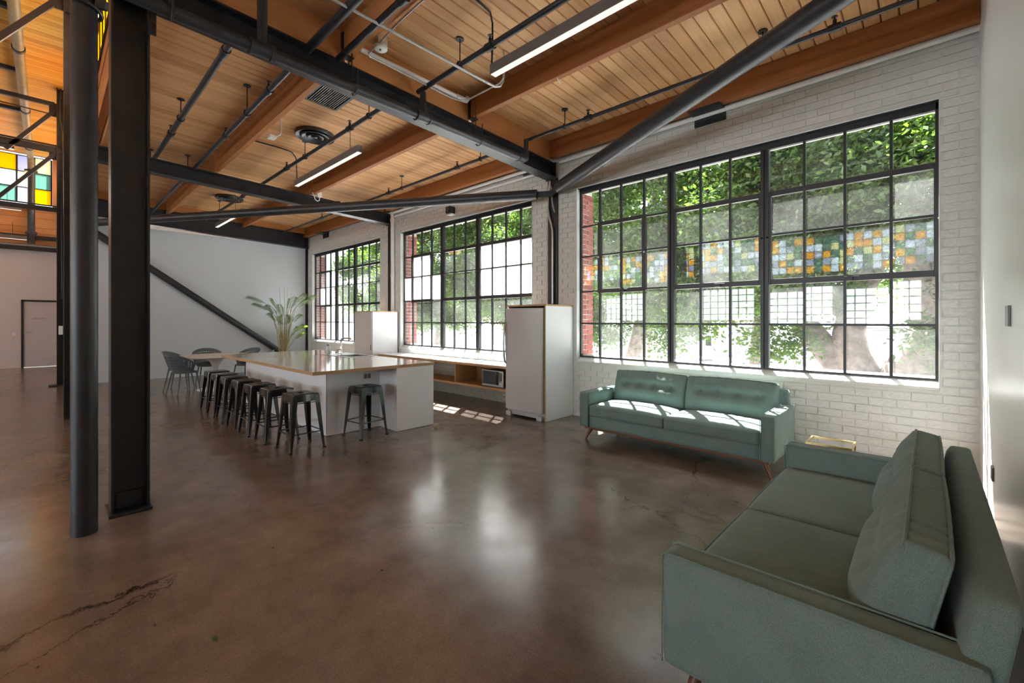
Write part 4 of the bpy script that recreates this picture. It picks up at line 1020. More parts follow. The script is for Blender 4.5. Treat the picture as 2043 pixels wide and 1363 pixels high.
sp = [(-5.375,2.055,2,'nearest the camera, first of the row along the island'), (-5.985,2.00,-1,'second of the row counted from the nearest stool'), (-6.54,1.97,1,'third of the row counted from the nearest stool'), (-7.12,1.97,0,'fourth and middle one of the row of seven'),
      (-7.70,1.965,-2,'fifth of the row counted from the nearest stool'), (-8.22,1.965,1,'sixth of the row, next to the farthest stool'), (-8.78,1.985,0,'farthest of the row, nearest the round table')]
stool.location = (sp[0][0], sp[0][1], 0); stool.rotation_euler = (0,0,R(sp[0][2])); stool['label'] = 'black metal bar stool ' + sp[0][3]
for x, y, a, lab in sp[1:]: repeat(stool, (x, y, 0), R(a), 'black metal bar stool ' + lab)
repeat(stool, (-5.35, 2.865, 0), R(6), 'black metal bar stool standing alone at the recessed end of the island')

# ================================================================== round table and chairs
tb = thing('tulip_table', 'round white pedestal table behind the bar stools', 'table', (-11.37, 2.54, 0))
part('table_top', MB().lathe([(.66,.705),(.715,.725),(.72,.735),(.715,.742),(.001,.742)], (-11.37,2.54,0), 48), 'tablewhite', tb, smooth=True)
part('pedestal', MB().lathe([(.34,0),(.335,.012),(.25,.03),(.13,.07),(.065,.15),(.048,.28),(.05,.42),(.075,.55),(.14,.65),(.24,.705)], (-11.37,2.54,0), 36), 'tablewhite', tb, smooth=True)
def make_chair():
    t = thing('shell_chair', 'chair', 'chair', group='shell chairs at the round table')
    part('seat', MB().lathe([(.19,.425),(.215,.435),(.222,.45),(.21,.456),(.001,.448)], (0,.02,0), 28), 'chairgreen', t, smooth=True, local=True)
    NU, NV = 22, 7
    def P(u, v):   # u -1..1 round the back, v 0..1 upwards
        a = u * R(96); rad = .215 + .075*v
        top = .83 - .20*abs(u)**2.2; z = .455 + (top-.455)*v
        return Vector((rad*math.sin(a)*1.05, .03 - rad*math.cos(a)*.98 - .05*v*(1-abs(u)), z))
    m = MB()
    for i in range(NU):
        for j in range(NV):
            u0, u1 = -1+2*i/NU, -1+2*(i+1)/NU; v0, v1 = j/NV, (j+1)/NV
            q = [P(u0,v0), P(u1,v0), P(u1,v1), P(u0,v1)]
            if j in (0, NV-1) or i in (0, NU-1): m.add(q, [(0,1,2,3)])
            else:
                c = sum(q, Vector())/4; e = [(q[k]+q[(k+1)%4])/2 for k in range(4)]
                h = [c + (e_-c)*.72 for e_ in e]      # diamond hole
                m.add(q + h, [(0,4,7),(1,5,4),(2,6,5),(3,7,6),(0,1,4),(1,2,5),(2,3,6),(3,0,7)])
    o = part('back_shell', m, 'chairgreen', t, local=True)
    sm = o.modifiers.new('thickness', 'SOLIDIFY'); sm.thickness = .010
    part('rim', MB().tube([P(-1,0)] + [P(-1, k/6) for k in range(1,6)] + [P(-1+2*k/24, 1) for k in range(25)] + [P(1, 1-k/6) for k in range(1,7)], .0085, 6), 'chairgreen', t, smooth=True, local=True)
    for sx, sy in ((1,1),(-1,1),(-1,-1),(1,-1)):
        part('leg', MB().tube([(sx*.15, sy*.15+.01, .44), (sx*.205, sy*.22, 0)], [.017,.011], 10), 'chairgreen', t, smooth=True, local=True)
    return t
ch = make_chair(); ch.location = (-11.12, 1.93, 0); ch.rotation_euler = (0,0,R(18)); ch['label'] = 'dark perforated shell chair at the near side of the round table, closest to the stools'
repeat(ch, (-11.86, 1.98, 0), R(-28), 'dark shell chair whose edge shows just left of the nearest perforated chair')
repeat(ch, (-12.42, 2.62, 0), R(-92), 'dark shell chair at the far left side of the white round table')
repeat(ch, (-10.95, 3.28, 0), R(158), 'dark shell chair between round table and island, its back showing above the counter')
repeat(ch, (-12.0, 3.32, 0), R(205), 'dark shell chair at the back of the round table, only its seat showing')

# ================================================================== fridge, cabinets, shelf
fr = thing('fridge', 'tall off white fridge with a curved door handle', 'fridge', (-4.5, 5.3, 0))
part('body', MB().box(-4.855, -4.135, 5.07, 5.70, .06, 1.685), 'fridge', fr, bevel=.006)
dm = MB(); n = 12
pf = [(-4.865 + .735*i/n, 5.0 - .028*math.sin(math.pi*i/n)) for i in range(n+1)]
vs = [(x, y, z) for z in (.115, 1.69) for x, y in pf] + [(x, 5.066, z) for z in (.115, 1.69) for x, y in pf]
k = n+1; fs = []
for i in range(n): fs += [(i, i+1, k+i+1, k+i), (2*k+i, 3*k+i, 3*k+i+1, 2*k+i+1), (i, 2*k+i, 2*k+i+1, i+1), (k+i, k+i+1, 3*k+i+1, 3*k+i)]
fs += [(0,k,3*k,2*k), (k-1,2*k+k-1,3*k+k-1,2*k-1)]
dm.add(vs, fs); do = part('door', dm, 'fridge', fr, smooth=True, bevel=.008)
part('handle', MB().tube([(-4.845,5.0,1.47),(-4.85,4.965,1.42),(-4.852,4.945,1.30),(-4.852,4.94,1.15),(-4.852,4.945,.98),(-4.85,4.965,.86),(-4.845,5.0,.82)], [.010,.014,.016,.017,.016,.014,.010], 10), 'steelbrush', do, smooth=True)
part('door_gasket', MB().box(-4.855, -4.14, 5.064, 5.072, .12, 1.685), 'grille', fr)
part('kick_grille', MB().box(-4.80, -4.19, 5.06, 5.12, .03, .10), 'fridge', fr)
for x in (-4.83, -4.20): part('foot', MB().box(x-.05, x+.05, 5.02, 5.13, 0, .075), 'fridge', fr, bevel=.008)
su = thing('fridge_surround', 'white plywood edged cabinet surround around the fridge', 'cabinet', (-4.5, 5.4, 0))
part('side_panel', MB().box(-4.115, -4.095, 5.06, 5.748, 0.003, 1.72), 'lam', su); part('side_panel', MB().box(-4.91, -4.89, 5.10, 5.748, 0.003, 1.72), 'lam', su)
part('top_panel', MB().box(-4.915, -4.093, 5.06, 5.748, 1.72, 1.745), 'ply', su, label='plywood edged top'); part('front_edge', MB().box(-4.115,-4.095,5.052,5.06,.003,1.72), 'ply', su)
tc = thing('tall_cabinet', 'tall white cabinet standing behind the sink against the wall column', 'cabinet', (-9.5, 5.4, 0))
part('body', MB().box(-9.94, -9.12, 5.06, 5.70, 0.003, 1.70), 'lam', tc); dd = part('door', MB().box(-9.935, -9.14, 5.04, 5.058, .08, 1.695), 'counter', tc, bevel=.002)
part('finger_pull', MB().box(-9.175, -9.155, 5.034, 5.042, .83, .95), 'steel', dd); part('top_panel', MB().box(-9.945, -9.118, 5.04, 5.70, 1.70, 1.722), 'ply', tc)
sh = thing('wall_shelf', 'low plywood open shelf unit under the middle window', 'shelf', (-7, 5.5, .33))
part('top_panel', MB().box(-9.11, -4.92, 5.19, 5.74, .70, .742), 'ply', sh); part('top_laminate', MB().box(-9.11, -4.92, 5.188, 5.74, .742, .745), 'lam', sh)
part('bottom_panel', MB().box(-9.11, -4.92, 5.19, 5.74, .325, .362), 'ply', sh)
for x in (-9.10, -7.8, -6.37, -4.96): part('divider', MB().box(x-.012, x+.012, 5.20, 5.74, .362, .70), 'ply', sh)
part('back_panel', MB().box(-6.358, -4.97, 5.725, 5.74, .362, .70), 'ply', sh)
mw = thing('microwave', 'stainless and black microwave oven on the low shelf', 'microwave', (-5.42, 5.45, .362))
part('case', MB().box(-5.68, -5.16, 5.26, 5.66, .375, .645), 'blackplastic', mw, bevel=.006)
part('front_panel', MB().box(-5.68, -5.16, 5.245, 5.26, .372, .648), 'steelbrush', mw, bevel=.003)
mdo = part('door', MB().box(-5.665, -5.27, 5.238, 5.246, .405, .635), 'blackplastic', mw, bevel=.003); part('window', MB().box(-5.63, -5.32, 5.2355, 5.239, .43, .615), 'carglass', mdo)
part('handle', MB().tube([(-5.285,5.238,.62),(-5.285,5.21,.60),(-5.285,5.205,.52),(-5.285,5.21,.44),(-5.285,5.238,.42)], .010, 8), 'blackplastic', mdo, smooth=True)
for z in (.43,): 
    for x in (-5.235, -5.20): part('button', MB().box(x-.012, x+.012, 5.24, 5.247, z-.01, z+.012), 'pvc', mw)
part('keypad', MB().box(-5.25, -5.19, 5.242, 5.246, .48, .62), 'grille', mw)
for x in (-5.64, -5.20): part('foot', MB().box(x-.02, x+.02, 5.29, 5.60, .362, .376), 'blackplastic', mw)
wo_ = thing('wall_outlet_box', 'white outlet box with conduit inside the shelf unit', 'outlet', (-6.75, 5.72, .55))
part('box', MB().box(-6.81, -6.70, 5.69, 5.75, .47, .60), 'pvc', wo_, bevel=.004); part('conduit', MB().cyl((-7.75,5.735,.55),(-6.39,5.735,.55),.011,n=8), 'pvc', wo_, smooth=True); part('conduit', MB().cyl((-7.75,5.735,.47),(-6.39,5.735,.47),.011,n=8), 'pvc', wo_, smooth=True)
lo = thing('low_outlet', 'white double outlet near the floor below the shelf', 'outlet', (-5.6, 5.74, .12)); part('plate', MB().box(-5.66, -5.52, 5.738, 5.752, .05, .16), 'pvc', lo, bevel=.003); part('socket', MB().box(-5.62, -5.60, 5.734, 5.739, .09, .12), 'grille', lo)

# ================================================================== sofas
def make_sofa():
    t = thing('sofa', 'sofa', 'sofa', group='pair of matching sofas')
    W = 1.085
    def arm(x):
        return rounded_box(.122, .88, .432, .022, (6, 16, 8), name='arm')
    am = arm(0)
    for sx in (-1, 1):
        a = obj('arm', am, t, (sx*(W-.061), .44, .380))
        c = MB().tube([(sx*(W-.122)+sx*.002,-.002,.17),(sx*(W-.122)+sx*.002,-.002,.585),(sx*(W-.115),.02,.598),(sx*(W-.115),.86,.598)], .0035, 6)
        part('piping', c, 'fabric', a, smooth=True, local=True).location = (-sx*(W-.061), -.44, -.380)
        c = MB().tube([(sx*(W-.004),.0,.17),(sx*(W-.004),.0,.585),(sx*(W-.006),.02,.597),(sx*(W-.006),.86,.597)], .0035, 6)
        part('piping', c, 'fabric', a, smooth=True, local=True).location = (-sx*(W-.061), -.44, -.380)
    o = obj('base', rounded_box(2*(W-.12), .86, .145, .012, (20, 10, 4), name='base'), t, (0, .455, .2375))
    o = obj('back_frame', rounded_box(2*(W-.03), .105, .60, .03, (24, 4, 12), fn=lambda p, u: Vector((p.x*(1-.03*max(0,u.z)), p.y + .05*u.z, p.z)), name='back frame'), t, (0, .845, .455))
    part('plinth_rail', MB().box(-W+.05, W-.05, .035, .055, .145, .167).box(-W+.05, W-.05, .845, .86, .145, .167).box(-W+.05,-W+.07,.05,.85,.145,.167).box(W-.07,W-.05,.05,.85,.145,.167), 'walnut', t, local=True)
    sw = W - .126
    q = random.Random(12)
    for k, cx in enumerate((-sw/2, sw/2)):
        ph = q.uniform(0, 6)
        def fn(p, u, ph=ph, k=k):
            e = max(0, (1-abs(u.x)**3)) * max(0, (1-abs(u.y)**3))
            z = p.z + (.035*e if u.z > 0 else 0)
            if u.z > 0 and k == 1: z += .0035*e*math.sin(p.x*70 + 9*p.y + 3*math.sin(p.y*7) + ph) * max(0, 1-abs(u.x-.25)*.9)
            y = p.y - (.012*(1-u.z**2)*(1-abs(u.x)**4) if u.y < -.9 else 0)
            return Vector((p.x, y, z))
        c = obj('seat_cushion', rounded_box(sw-.006, .66, .135, .028, (40, 28, 6), fn=fn, name='seat cushion'), t, (cx, .335, .375))
        for dz in (-.045, .047):
            part('piping', MB().tube([(-sw/2+.012,.31,dz),(-sw/2+.006,-.31,dz),(-sw/2+.025,-.331,dz)] + [(-sw/2+.025+(sw-.05)*i/10, -.331-.010*(1-(2*i/10-1)**4), dz) for i in range(1,10)] + [(sw/2-.025,-.331,dz),(sw/2-.006,-.31,dz),(sw/2-.012,.31,dz)], .0042, 6), 'fabric', c, smooth=True, local=True)
        tx = [-.30, -.10, .10, .30]
        def fb(p, u, k=k):
            # local: x width, y thickness (front is -y), z height
            ex = max(0, 1-abs(u.x)**5); w = (u.z+1)/2
            prof = max(0, (1-w**2.6)) * min(1, .55+1.6*w)
            y = p.y
            if u.y < 0:
                y -= .105*prof*(.35+.65*ex)
                line = math.exp(-((p.z-.03)/.040)**2) * max(0, 1-(abs(p.x)/.40)**6)
                y += .028*line
                for b in tx: y += .030*math.exp(-(((p.x-b)/.042)**2 + ((p.z-.03)/.045)**2))
                y += .0055*math.sin(p.x*68 + 3*math.sin(p.z*11))*max(0,u.z)**.7*ex
            else:
                y += .03*(1-w)*ex
            if u.z > .9: y += .002*math.sin(p.x*80); 
            z = p.z + (.012*math.sin((u.x+1)*math.pi/2) if u.z > 0 else 0) + (.003*math.sin(p.x*85) if u.z > .8 else 0)
            return Vector((p.x, y, z))
        b = obj('back_cushion', rounded_box(sw-.004, .115, .40, .022, (56, 8, 26), fn=fb, name='back cushion'), t, (cx, .715, .625))
        b.rotation_euler = (R(-12), 0, 0)
        for bx in tx:
            part('button', MB().lathe([(.001,.009),(.010,.007),(.014,0),(.012,-.006)], n=12, closed=False), 'fabric', b, smooth=True, local=True).location = (bx, -.085, .03)
            b.children[-1].rotation_euler = (R(90), 0, 0)
        for yy, rr in ((-.052, .006), (.053, .006)):
            hw, hh = sw/2-.007, .192
            pts = [(-hw,yy,-hh+.02),(-hw,yy,hh-.01),(-hw+.02,yy,hh+.006)] + [(-hw+.02+(2*hw-.04)*i/24, yy, hh+.006+.012*math.sin(math.pi*i/24)+.002*math.sin(i*2.3)) for i in range(1,24)] + [(hw-.02,yy,hh+.006),(hw,yy,hh-.01),(hw,yy,-hh+.02)]
            part('piping', MB().tube(pts, rr, 6), 'fabric', b, smooth=True, local=True)
    for sx, y, sy in ((1,.11,-1),(-1,.11,-1),(1,.79,1),(-1,.79,1)):
        part('leg', MB().tube([(sx*.975, y, .15), (sx*1.045, y+sy*.04, 0)], [.027,.013], 12), 'walnut', t, smooth=True, local=True)
    return t
so = make_sofa(); so.location = (-2.115, 4.635, 0); so['label'] = 'sage green sofa standing under the nearest window, lit by sun'
s2 = repeat(so, (-.755, 2.735, 0), R(-90), 'sage green sofa in the front right corner, seen from above its arm')

stb = thing('side_table', 'small brass side table with a glass top between the two sofas', 'table', (-.60, 4.62, 0))
x0, x1, y0, y1, zt = -.765, -.445, 4.50, 4.79, .455
part('top_frame', MB().box(x0,x1,y0,y0+.014,zt-.022,zt).box(x0,x1,y1-.014,y1,zt-.022,zt).box(x0,x0+.014,y0+.014,y1-.014,zt-.022,zt).box(x1-.014,x1,y0+.014,y1-.014,zt-.022,zt), 'gold', stb)
part('glass_top', MB().box(x0+.014,x1-.014,y0+.014,y1-.014,zt-.012,zt-.005), 'glass_clean', stb)
for x in (x0, x1-.014):
    for y in (y0, y1-.014): part('leg', MB().box(x, x+.014, y, y+.014, 0, zt-.022), 'gold', stb)
part('lower_rail', MB().box(x0+.014,x1-.014,y0,y0+.012,.10,.112).box(x0+.014,x1-.014,y1-.012,y1,.10,.112), 'gold', stb)
fret = MB()
for i in range(7): fret.box(x0+.03+.04*i, x0+.048+.04*i, y0, y0+.012, zt-.034, zt-.022)
part('fretwork', fret, 'gold', stb)
wz_ = MB()
single('floor_leaf', MB().add([(-2.46,.535,.004),(-2.43,.53,.008),(-2.405,.545,.005),(-2.435,.555,.010)], [(0,1,2,3)]), 'palmleaf', 'tiny green leaf lying on the bare concrete floor', 'leaf')

# ================================================================== potted palm
pl = thing('potted_palm', 'tall potted palm with thin canes in the far corner', 'plant', (-13.75, 4.75, 0))
part('pot', MB().lathe([(.15,0),(.19,.02),(.22,.36),(.23,.38),(.21,.38),(.20,.33),(.001,.33)], (-13.55,4.72,0), 28), 'pot', pl, smooth=True)
part('soil', MB().lathe([(.20,.335),(.001,.345)], (-13.55,4.72,0), 20, closed=False), 'soil', pl)
q = random.Random(21)
VR = Vector((.7268,.6868,0)); VF = Vector((-.6868,.7268,0))      # spread chiefly sideways to the window light
def frond(base, tip_dir, length, droop, nl, ll):
    m = MB(); pts = []
    d = Vector(tip_dir).normalized(); p = Vector(base)
    for i in range(11):
        pts.append(p.copy()); p = p + d*(length/10); d = (d + Vector((0,0,-droop*(i/10)**1.3/5))).normalized()
    m.tube(pts, [.006-.0004*i for i in range(11)], 5)
    for i in range(nl):
        tt = .28 + .70*i/nl; k = tt*10; i0 = min(9, int(k)); f_ = k-i0
        c = pts[i0].lerp(pts[i0+1], f_); dd = (pts[i0+1]-pts[i0]).normalized()
        side = dd.cross(Vector((0,0,1)))
        if side.length < .05: side = Vector((1,0,0))
        side.normalize()
        L = ll*(math.sin(math.pi*min(1, (tt-.12)/.95))**.6) * q.uniform(.85,1.1)
        for s in (-1,1):
            ax = (side*s*.75 + dd*.62 + Vector((0,0,-.28-.25*tt))).normalized()
            nrm = ax.cross(dd).normalized(); wv = ax.cross(nrm).normalized()*(.0085)
            a = c; b = c + ax*L*.45 + Vector((0,0,-.01)); e = c + ax*L + Vector((0,0,-.10*L))
            m.add([a, b-wv, e, b+wv], [(0,1,2),(0,2,3)])
    return m
fr_spec = [(-1.00,.0,2.30,.62,1.0),(-.75,-.1,2.02,.55,1.2),(-.45,.1,1.90,.45,1.1),(-.30,-.15,2.05,.42,1.0),(.10,.1,2.10,.36,1.1),(.30,-.1,2.05,.46,1.1),(.50,.05,2.30,.46,.9),(.62,-.05,2.12,.55,1.1),(.72,.1,2.25,.58,1.0),(.40,.0,1.60,.40,1.3),(-.35,.05,1.62,.42,1.4),(.55,-.1,1.25,.45,1.3),(.30,.1,1.05,.42,1.4),(.05,-.1,1.5,.36,1.3),(.48,.1,.98,.42,1.3),(-.12,.0,1.85,.38,1.2)]
B = Vector((-13.55,4.72,.34))
for i, (sx, sy, z, ln, dr) in enumerate(fr_spec):
    st0 = B + VR*(.10*sx + q.uniform(-.04,.04)) + VF*q.uniform(-.08,.08)
    hub = B + VR*sx*.42 + VF*sy*.4; hub.z = .34 + (z-.34)*.80
    mid = st0.lerp(hub, .5) + Vector((0,0,.06)) - VR*sx*.06
    part('cane', MB().tube([st0, mid, hub], [.013,.011,.007], 7), 'stem', pl, smooth=True)
    dirv = VR*sx*1.0 + VF*sy*.6 + Vector((0,0,.75 if abs(sx) > .3 else 1.0))
    part('frond', frond(hub, dirv, ln*1.2, dr*1.15, 17, .26), 'palmleaf', pl)
for sx, h in ((-.10,2.45),(.02,2.50),(.10,2.42),(-.2,2.1),(-.15,2.0),(.2,2.3)):
    part('cane', MB().tube([B+VR*sx*.4, B+VR*sx*.9+Vector((0,0,1.1)), B+VR*(sx*1.1-.02)+Vector((0,0,h-.34))], [.010,.008,.003], 6), 'stem', pl, smooth=True)
# ================================================================== outside
GZ = -4.7
struct('ground', MB().box(-120, 60, 6.3, 140, GZ-.3, GZ), 'ground')
nr = np.random.default_rng(5)
def leaf_mesh(name, blobs, nleaf, size, mat, seed):
    """leaf quads gathered in clumps over ellipsoid blobs (cx,cy,cz,rx,ry,rz)"""
    g = np.random.default_rng(seed)
    vol = np.array([b[3]*b[4]*b[5] for b in blobs])**.75; vol /= vol.sum()
    C = []
    for b, v in zip(blobs, vol):
        nc = max(6, int(nleaf*v/34))
        d = g.normal(size=(nc,3)); d /= np.linalg.norm(d, axis=1)[:,None]
        rad = .55 + .45*g.random(nc)**.5
        cc = np.array(b[:3]) + d*np.array(b[3:])*rad[:,None]
        C.append(np.repeat(cc, 34, axis=0) + g.normal(size=(nc*34,3))*np.array([.17,.17,.12])*(size/.085)**.5)
    P = np.concatenate(C); n = len(P)
    ax = g.normal(size=(n,3)); ax[:,2] = ax[:,2]*.6 - .25; ax /= np.linalg.norm(ax,axis=1)[:,None]
    up = g.normal(size=(n,3)) + np.array([0,-.35,1.2]); sd_ = np.cross(ax, up); sd_ /= np.linalg.norm(sd_,axis=1)[:,None]
    L = size*(.7+.6*g.random(n))[:,None]; Wd = L*.24
    fold = np.cross(sd_, ax)*L*.06
    v = np.empty((n,4,3)); v[:,0] = P; v[:,1] = P+ax*L*.5+sd_*Wd+fold; v[:,2] = P+ax*L; v[:,3] = P+ax*L*.5-sd_*Wd+fold
    me = bpy.data.meshes.new(name)
    me.vertices.add(n*4); me.vertices.foreach_set('co', v.reshape(-1))
    me.loops.add(n*4); me.loops.foreach_set('vertex_index', np.arange(n*4, dtype=np.int32))
    me.polygons.add(n); me.polygons.foreach_set('loop_start', np.arange(0, n*4, 4, dtype=np.int32))
    me.materials.append(M[mat]); me.update(calc_edges=True); me.validate(); return me
def tree(label, base, limbs, blobs, nleaf, size, seed):
    t = thing('ficus_tree', label, 'tree', base, group='trees outside the windows')
    for i, (pts, rad) in enumerate(limbs):
        part('trunk' if i == 0 else 'limb', MB().tube(pts, rad, 12), 'bark', t, smooth=True)
    o = obj('crown', leaf_mesh('crown', [(b[0]-base[0],b[1]-base[1],b[2]-base[2],*b[3:]) for b in blobs], nleaf, size, 'leaf', seed), t); stuff(o)
    return t
def crown(cx, cy, zlo, zhi, rx, ry, n, seed):
    q = random.Random(seed); bl = []
    for i in range(n):
        x = cx + q.uniform(-1,1)*rx; y = cy + q.uniform(-1,1)*ry; z = q.uniform(zlo, zhi)
        s = q.uniform(.55, 1.05); bl.append((x,y,z,s,s*.8,s*.62))
    return bl
tree('big ficus tree with a forked trunk outside the nearest window', (-.55,11.0,GZ),
     [([(-.62,11,GZ),(-.62,11,-1.2),(-.62,11,-.2),(-.62,11,.42)], [.78,.72,.68,.60]),
      ([(-.85,11,.15),(-1.10,10.95,.80),(-1.14,10.95,1.25),(-1.0,10.9,1.95),(-.75,10.85,2.6),(-.8,10.8,4.2)], [.36,.31,.27,.24,.20,.10]),
      ([(-.40,11,.1),(-.12,11,.75),(.06,11,1.15),(.20,11,1.85),(.30,11,2.8),(.42,11,4.6)], [.44,.40,.36,.32,.26,.12]),
      ([(.05,11,1.3),(-.12,10.9,2.2),(-.15,10.9,3.2),(-.2,10.8,4.5)], [.26,.22,.17,.08]),
      ([(-.85,11,-.2),(-1.15,11,.35),(-1.55,11,.95),(-1.95,10.95,1.52),(-2.2,10.9,1.9)], [.34,.27,.25,.24,.20]),
      ([(.2,11,1.7),(.6,10.8,2.2),(1.3,10.6,2.7)], [.18,.13,.07])],
     crown(-.3,10.5,2.0,6.3,2.3,1.0,38,1) + crown(-2.3,10.2,1.75,5.9,.9,.8,12,2) + [(.75,10.6,.6,.45,.4,.8),(-2.2,10.2,1.15,.55,.4,.45),(.0,10.3,1.25,.35,.3,.25),(.85,10.4,1.4,.6,.5,.5)], 130000, .115, 31)
tree('ficus tree with a leaning trunk seen through the left panes of the nearest window', (-6.8,12.4,GZ),
     [([(-7.0,12.4,GZ),(-6.9,12.4,-1),(-6.55,12.4,.4),(-6.2,12.3,1.6),(-5.7,12.2,2.4)], [.34,.30,.25,.21,.15]),
      ([(-6.3,12.3,1.4),(-5.5,12.2,2.0),(-4.3,12.0,2.5),(-3.2,11.8,3.0)], [.17,.15,.11,.06]),
      ([(-5.8,12.2,2.3),(-5.9,12.1,3.4),(-5.7,12,5.2)], [.14,.11,.05])],
     crown(-5.3,11.6,1.95,6.6,2.9,1.1,42,3) + crown(-3.6,11.9,1.9,3.2,1.3,.6,9,13) + [(-7.2,12,1.35,.7,.5,.55),(-5.35,12,1.2,.6,.5,.6),(-4.6,11.9,1.6,.7,.6,.5),(-6.2,12,1.9,.8,.6,.5),(-3.6,11.8,2.0,.6,.5,.5)], 110000, .13, 32)
tree('ficus tree with dark leaning trunks behind the middle window', (-13.2,13,GZ),
     [([(-11.6,13,GZ),(-11.7,13,-1),(-12.1,13,.3),(-12.9,13,2.2),(-13.1,13,4)], [.36,.32,.27,.2,.1]),
      ([(-11.4,13,GZ),(-11.4,13,-1),(-11.3,13,.5),(-11.05,13,1.9),(-10.8,12.9,4)], [.33,.3,.25,.2,.1]),
      ([(-10.6,13.2,GZ),(-10.5,13.2,-.5),(-10.3,13.2,.8),(-10.0,13.1,2.6)], [.3,.26,.22,.12])],
     crown(-11.6,12.3,1.9,6.7,3.3,1.2,42,5) + [(-9.4,12.3,.85,.7,.5,.75),(-8.7,12.3,1.2,.8,.6,.7),(-8.2,12.3,1.7,.9,.6,.6),(-9.6,12.3,1.7,.8,.6,.5),(-10.6,12.4,2.0,.8,.6,.4)], 100000, .135, 33)
tree('ficus tree beyond the middle and farthest windows', (-18.5,14,GZ),
     [([(-18.5,14,GZ),(-18.4,14,0),(-18.2,14,2),(-18,14,5)], [.36,.3,.24,.1])],
     crown(-18.2,13.4,1.9,7.0,3.5,1.3,40,7) + [(-16.2,13.4,1.7,.9,.7,.6),(-19.0,13.4,1.5,.9,.7,.5)], 60000, .17, 34)
tree('pale ficus tree seen through the farthest window', (-26,17,GZ),
     [([(-26,17,GZ),(-26,17,0),(-25.8,17,3),(-25.6,17,6)], [.4,.32,.26,.1])],
     crown(-25.5,16,2.2,8.5,4.5,1.6,42,9) + [(-22.4,16,1.7,1.0,.8,.6)], 50000, .21, 35)
tree('darker ficus tree standing behind the big forked ficus', (-4.5,17.5,GZ), [([(-4.5,17.5,GZ),(-4.4,17.5,0),(-4.2,17.5,5)], [.4,.3,.1])],
     crown(-4.0,17.5,2.9,8.6,7.5,1.3,60,11), 70000, .19, 36)
tree('darker ficus tree standing behind the leaning ficus trunks', (-16.5,19.5,GZ), [([(-16.5,19.5,GZ),(-16.4,19.5,0),(-16.2,19.5,5)], [.4,.3,.1])],
     crown(-17.5,19.5,3.0,8.6,7.0,1.4,56,12), 60000, .21, 37)
# pale industrial building with a roller door
b = thing('white_building', 'white industrial building with a grey roller door across the parking lot', 'building', (-12, 82, GZ))
part('wall', MB().box(-90, -14.5, 82, 96, GZ, 1.2), 'stucco', b); part('wall', MB().box(-14.5, 50, 74, 96, GZ, 2.5), 'stucco', b)
part('parapet', MB().box(-90, -14.5, 81.7, 82, .7, 1.2), 'stucco', b)
for i in range(9): part('door_slat', MB().box(-26.5, -16.2, 81.85, 81.98-.02*(i % 2), GZ+.05+.36*i, GZ+.39+.36*i), 'rolldoor', b)
part('window', MB().box(-29.2, -28.2, 81.9, 82.0, -3.0, -1.2), 'carglass', b)
part('wall', MB().box(-30.5, -26.9, 81.2, 82, GZ, -3.2), 'rolldoor', b)
b2 = thing('white_building', 'pale low building with a grey band seen through the farthest window', 'building', (-75, 52, GZ))
part('wall', MB().box(-120, -62, 52, 60, GZ, 1.3), 'stucco', b2); part('band', MB().box(-120, -62, 51.8, 52, -2.4, -1.3), 'rolldoor', b2)
b3 = thing('white_building', 'pale building with strip windows seen between the trunks through the middle window', 'building', (-45, 60, GZ))
part('wall', MB().box(-60, -33, 66, 74, GZ, 1.6), 'stucco', b3)
for z in (-.2, -2.2): part('window', MB().box(-58, -34, 65.9, 66, z, z+.6), 'rolldoor', b3)
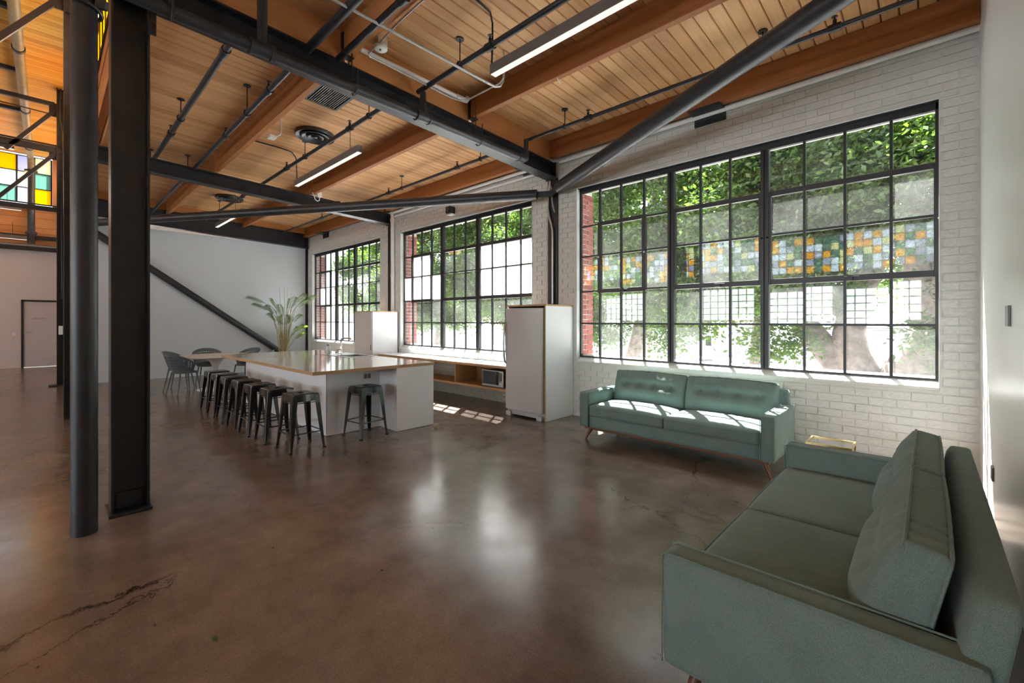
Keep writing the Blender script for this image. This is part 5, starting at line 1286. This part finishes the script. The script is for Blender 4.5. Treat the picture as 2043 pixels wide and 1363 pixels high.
def car(loc, rot, paint, label):
    t = thing('parked_car', label, 'car', loc, rot, 'parked cars')
    pr = [(-2.15,.35),(-2.2,.75),(-2.1,.95),(-1.5,1.0),(-.9,1.42),(.5,1.45),(1.2,1.02),(2.0,.9),(2.2,.65),(2.15,.35)]
    m = MB(); n = len(pr)
    m.add([(x,-.85,z) for x,z in pr] + [(x,.85,z) for x,z in pr], [tuple(range(n))[::-1], tuple(range(n,2*n))] + [(i,(i+1)%n,n+(i+1)%n,n+i) for i in range(n)])
    part('body', m, paint, t, local=True, bevel=.05)
    for s in (-1,1): part('side_window', MB().add([(-1.2,s*.86,1.03),(.95,s*.86,1.03),(.42,s*.86,1.36),(-.82,s*.86,1.34)], [(0,1,2,3)]), 'carglass', t, local=True)
    part('rear_window', MB().hexa([(-1.47,-.7,1.04),(-1.47,.7,1.04),(-1.45,.7,1.04),(-1.45,-.7,1.04),(-.95,-.62,1.405),(-.95,.62,1.405),(-.92,.62,1.40),(-.92,-.62,1.40)]), 'carglass', t, local=True)
    for x in (-1.35,1.35):
        for s in (-1,1): part('wheel', MB().cyl((x,s*.72,.33),(x,s*.88,.33),.33,n=16), 'tyre', t, local=True, smooth=True)
    for s in (-1,1): part('tail_lamp', MB().box(-2.2,-2.16,s*.6-.15,s*.6+.15,.72,.84), 'orange', t, local=True)
car((-20.9,58,GZ), R(60), 'carpaint', 'silver parked car nearer the orange cone, seen below the middle mullion')
car((-17.6,64.5,GZ), R(60), 'carpaint2', 'white parked car to the right of the silver car')
t = thing('traffic_cone', 'orange traffic barrel beside the parked cars', 'cone', (-23.2, 54, GZ)); part('body', MB().lathe([(.32,0),(.30,.5),(.26,1.0),(.05,1.05)], (-23.2,54,GZ), 14), 'orange', t, smooth=True); part('band', MB().lathe([(.30,.62),(.288,.8)], (-23.2,54,GZ), 14, closed=False), 'pvc', t)
t = thing('utility_pole', 'dark wooden utility pole standing before the white building', 'pole', (-11.45, 23.5, GZ))
part('post', MB().cyl((-11.45,23.5,GZ),(-11.45,23.5,9),.16,.13,n=12), 'bark', t, smooth=True); part('crossarm', MB().beam((-12.5,23.5,8.4),(-10.4,23.5,8.4),.12,.12), 'bark', t)
for i, (z0, z1) in enumerate([(1.15,.95),(.95,.8),(.55,.45)]):
    single('power_line', MB().tube([(-40,40,z0+.5),(-20,40,z0),(0,40,z1),(20,40,z1+.4)], .035, 5), 'steel', 'thin dark power line crossing before the white building, %s of three' % ('topmost', 'middle', 'lowest')[i], 'wire', smooth=True)
single('lawn', MB().box(-22,-16.5,20,30,GZ,GZ+.12), 'lawn', 'bright patch of lawn beyond the middle window', 'lawn')
t = thing('sign_post', 'grey street post outside the farthest window', 'post', (-29.5, 22, GZ)); part('post', MB().cyl((-29.5,22,GZ),(-29.5,22,1.7),.09,n=10), 'galv', t, smooth=True); part('cap', MB().box(-29.65,-29.35,21.9,22.1,1.7,1.85), 'galv', t)

# every thing's parts that belong to a repeated pair keep plain names; nothing is animated
for o in list(bpy.data.objects):
    if o.type == 'EMPTY' and o.parent is None: o.empty_display_size = .05
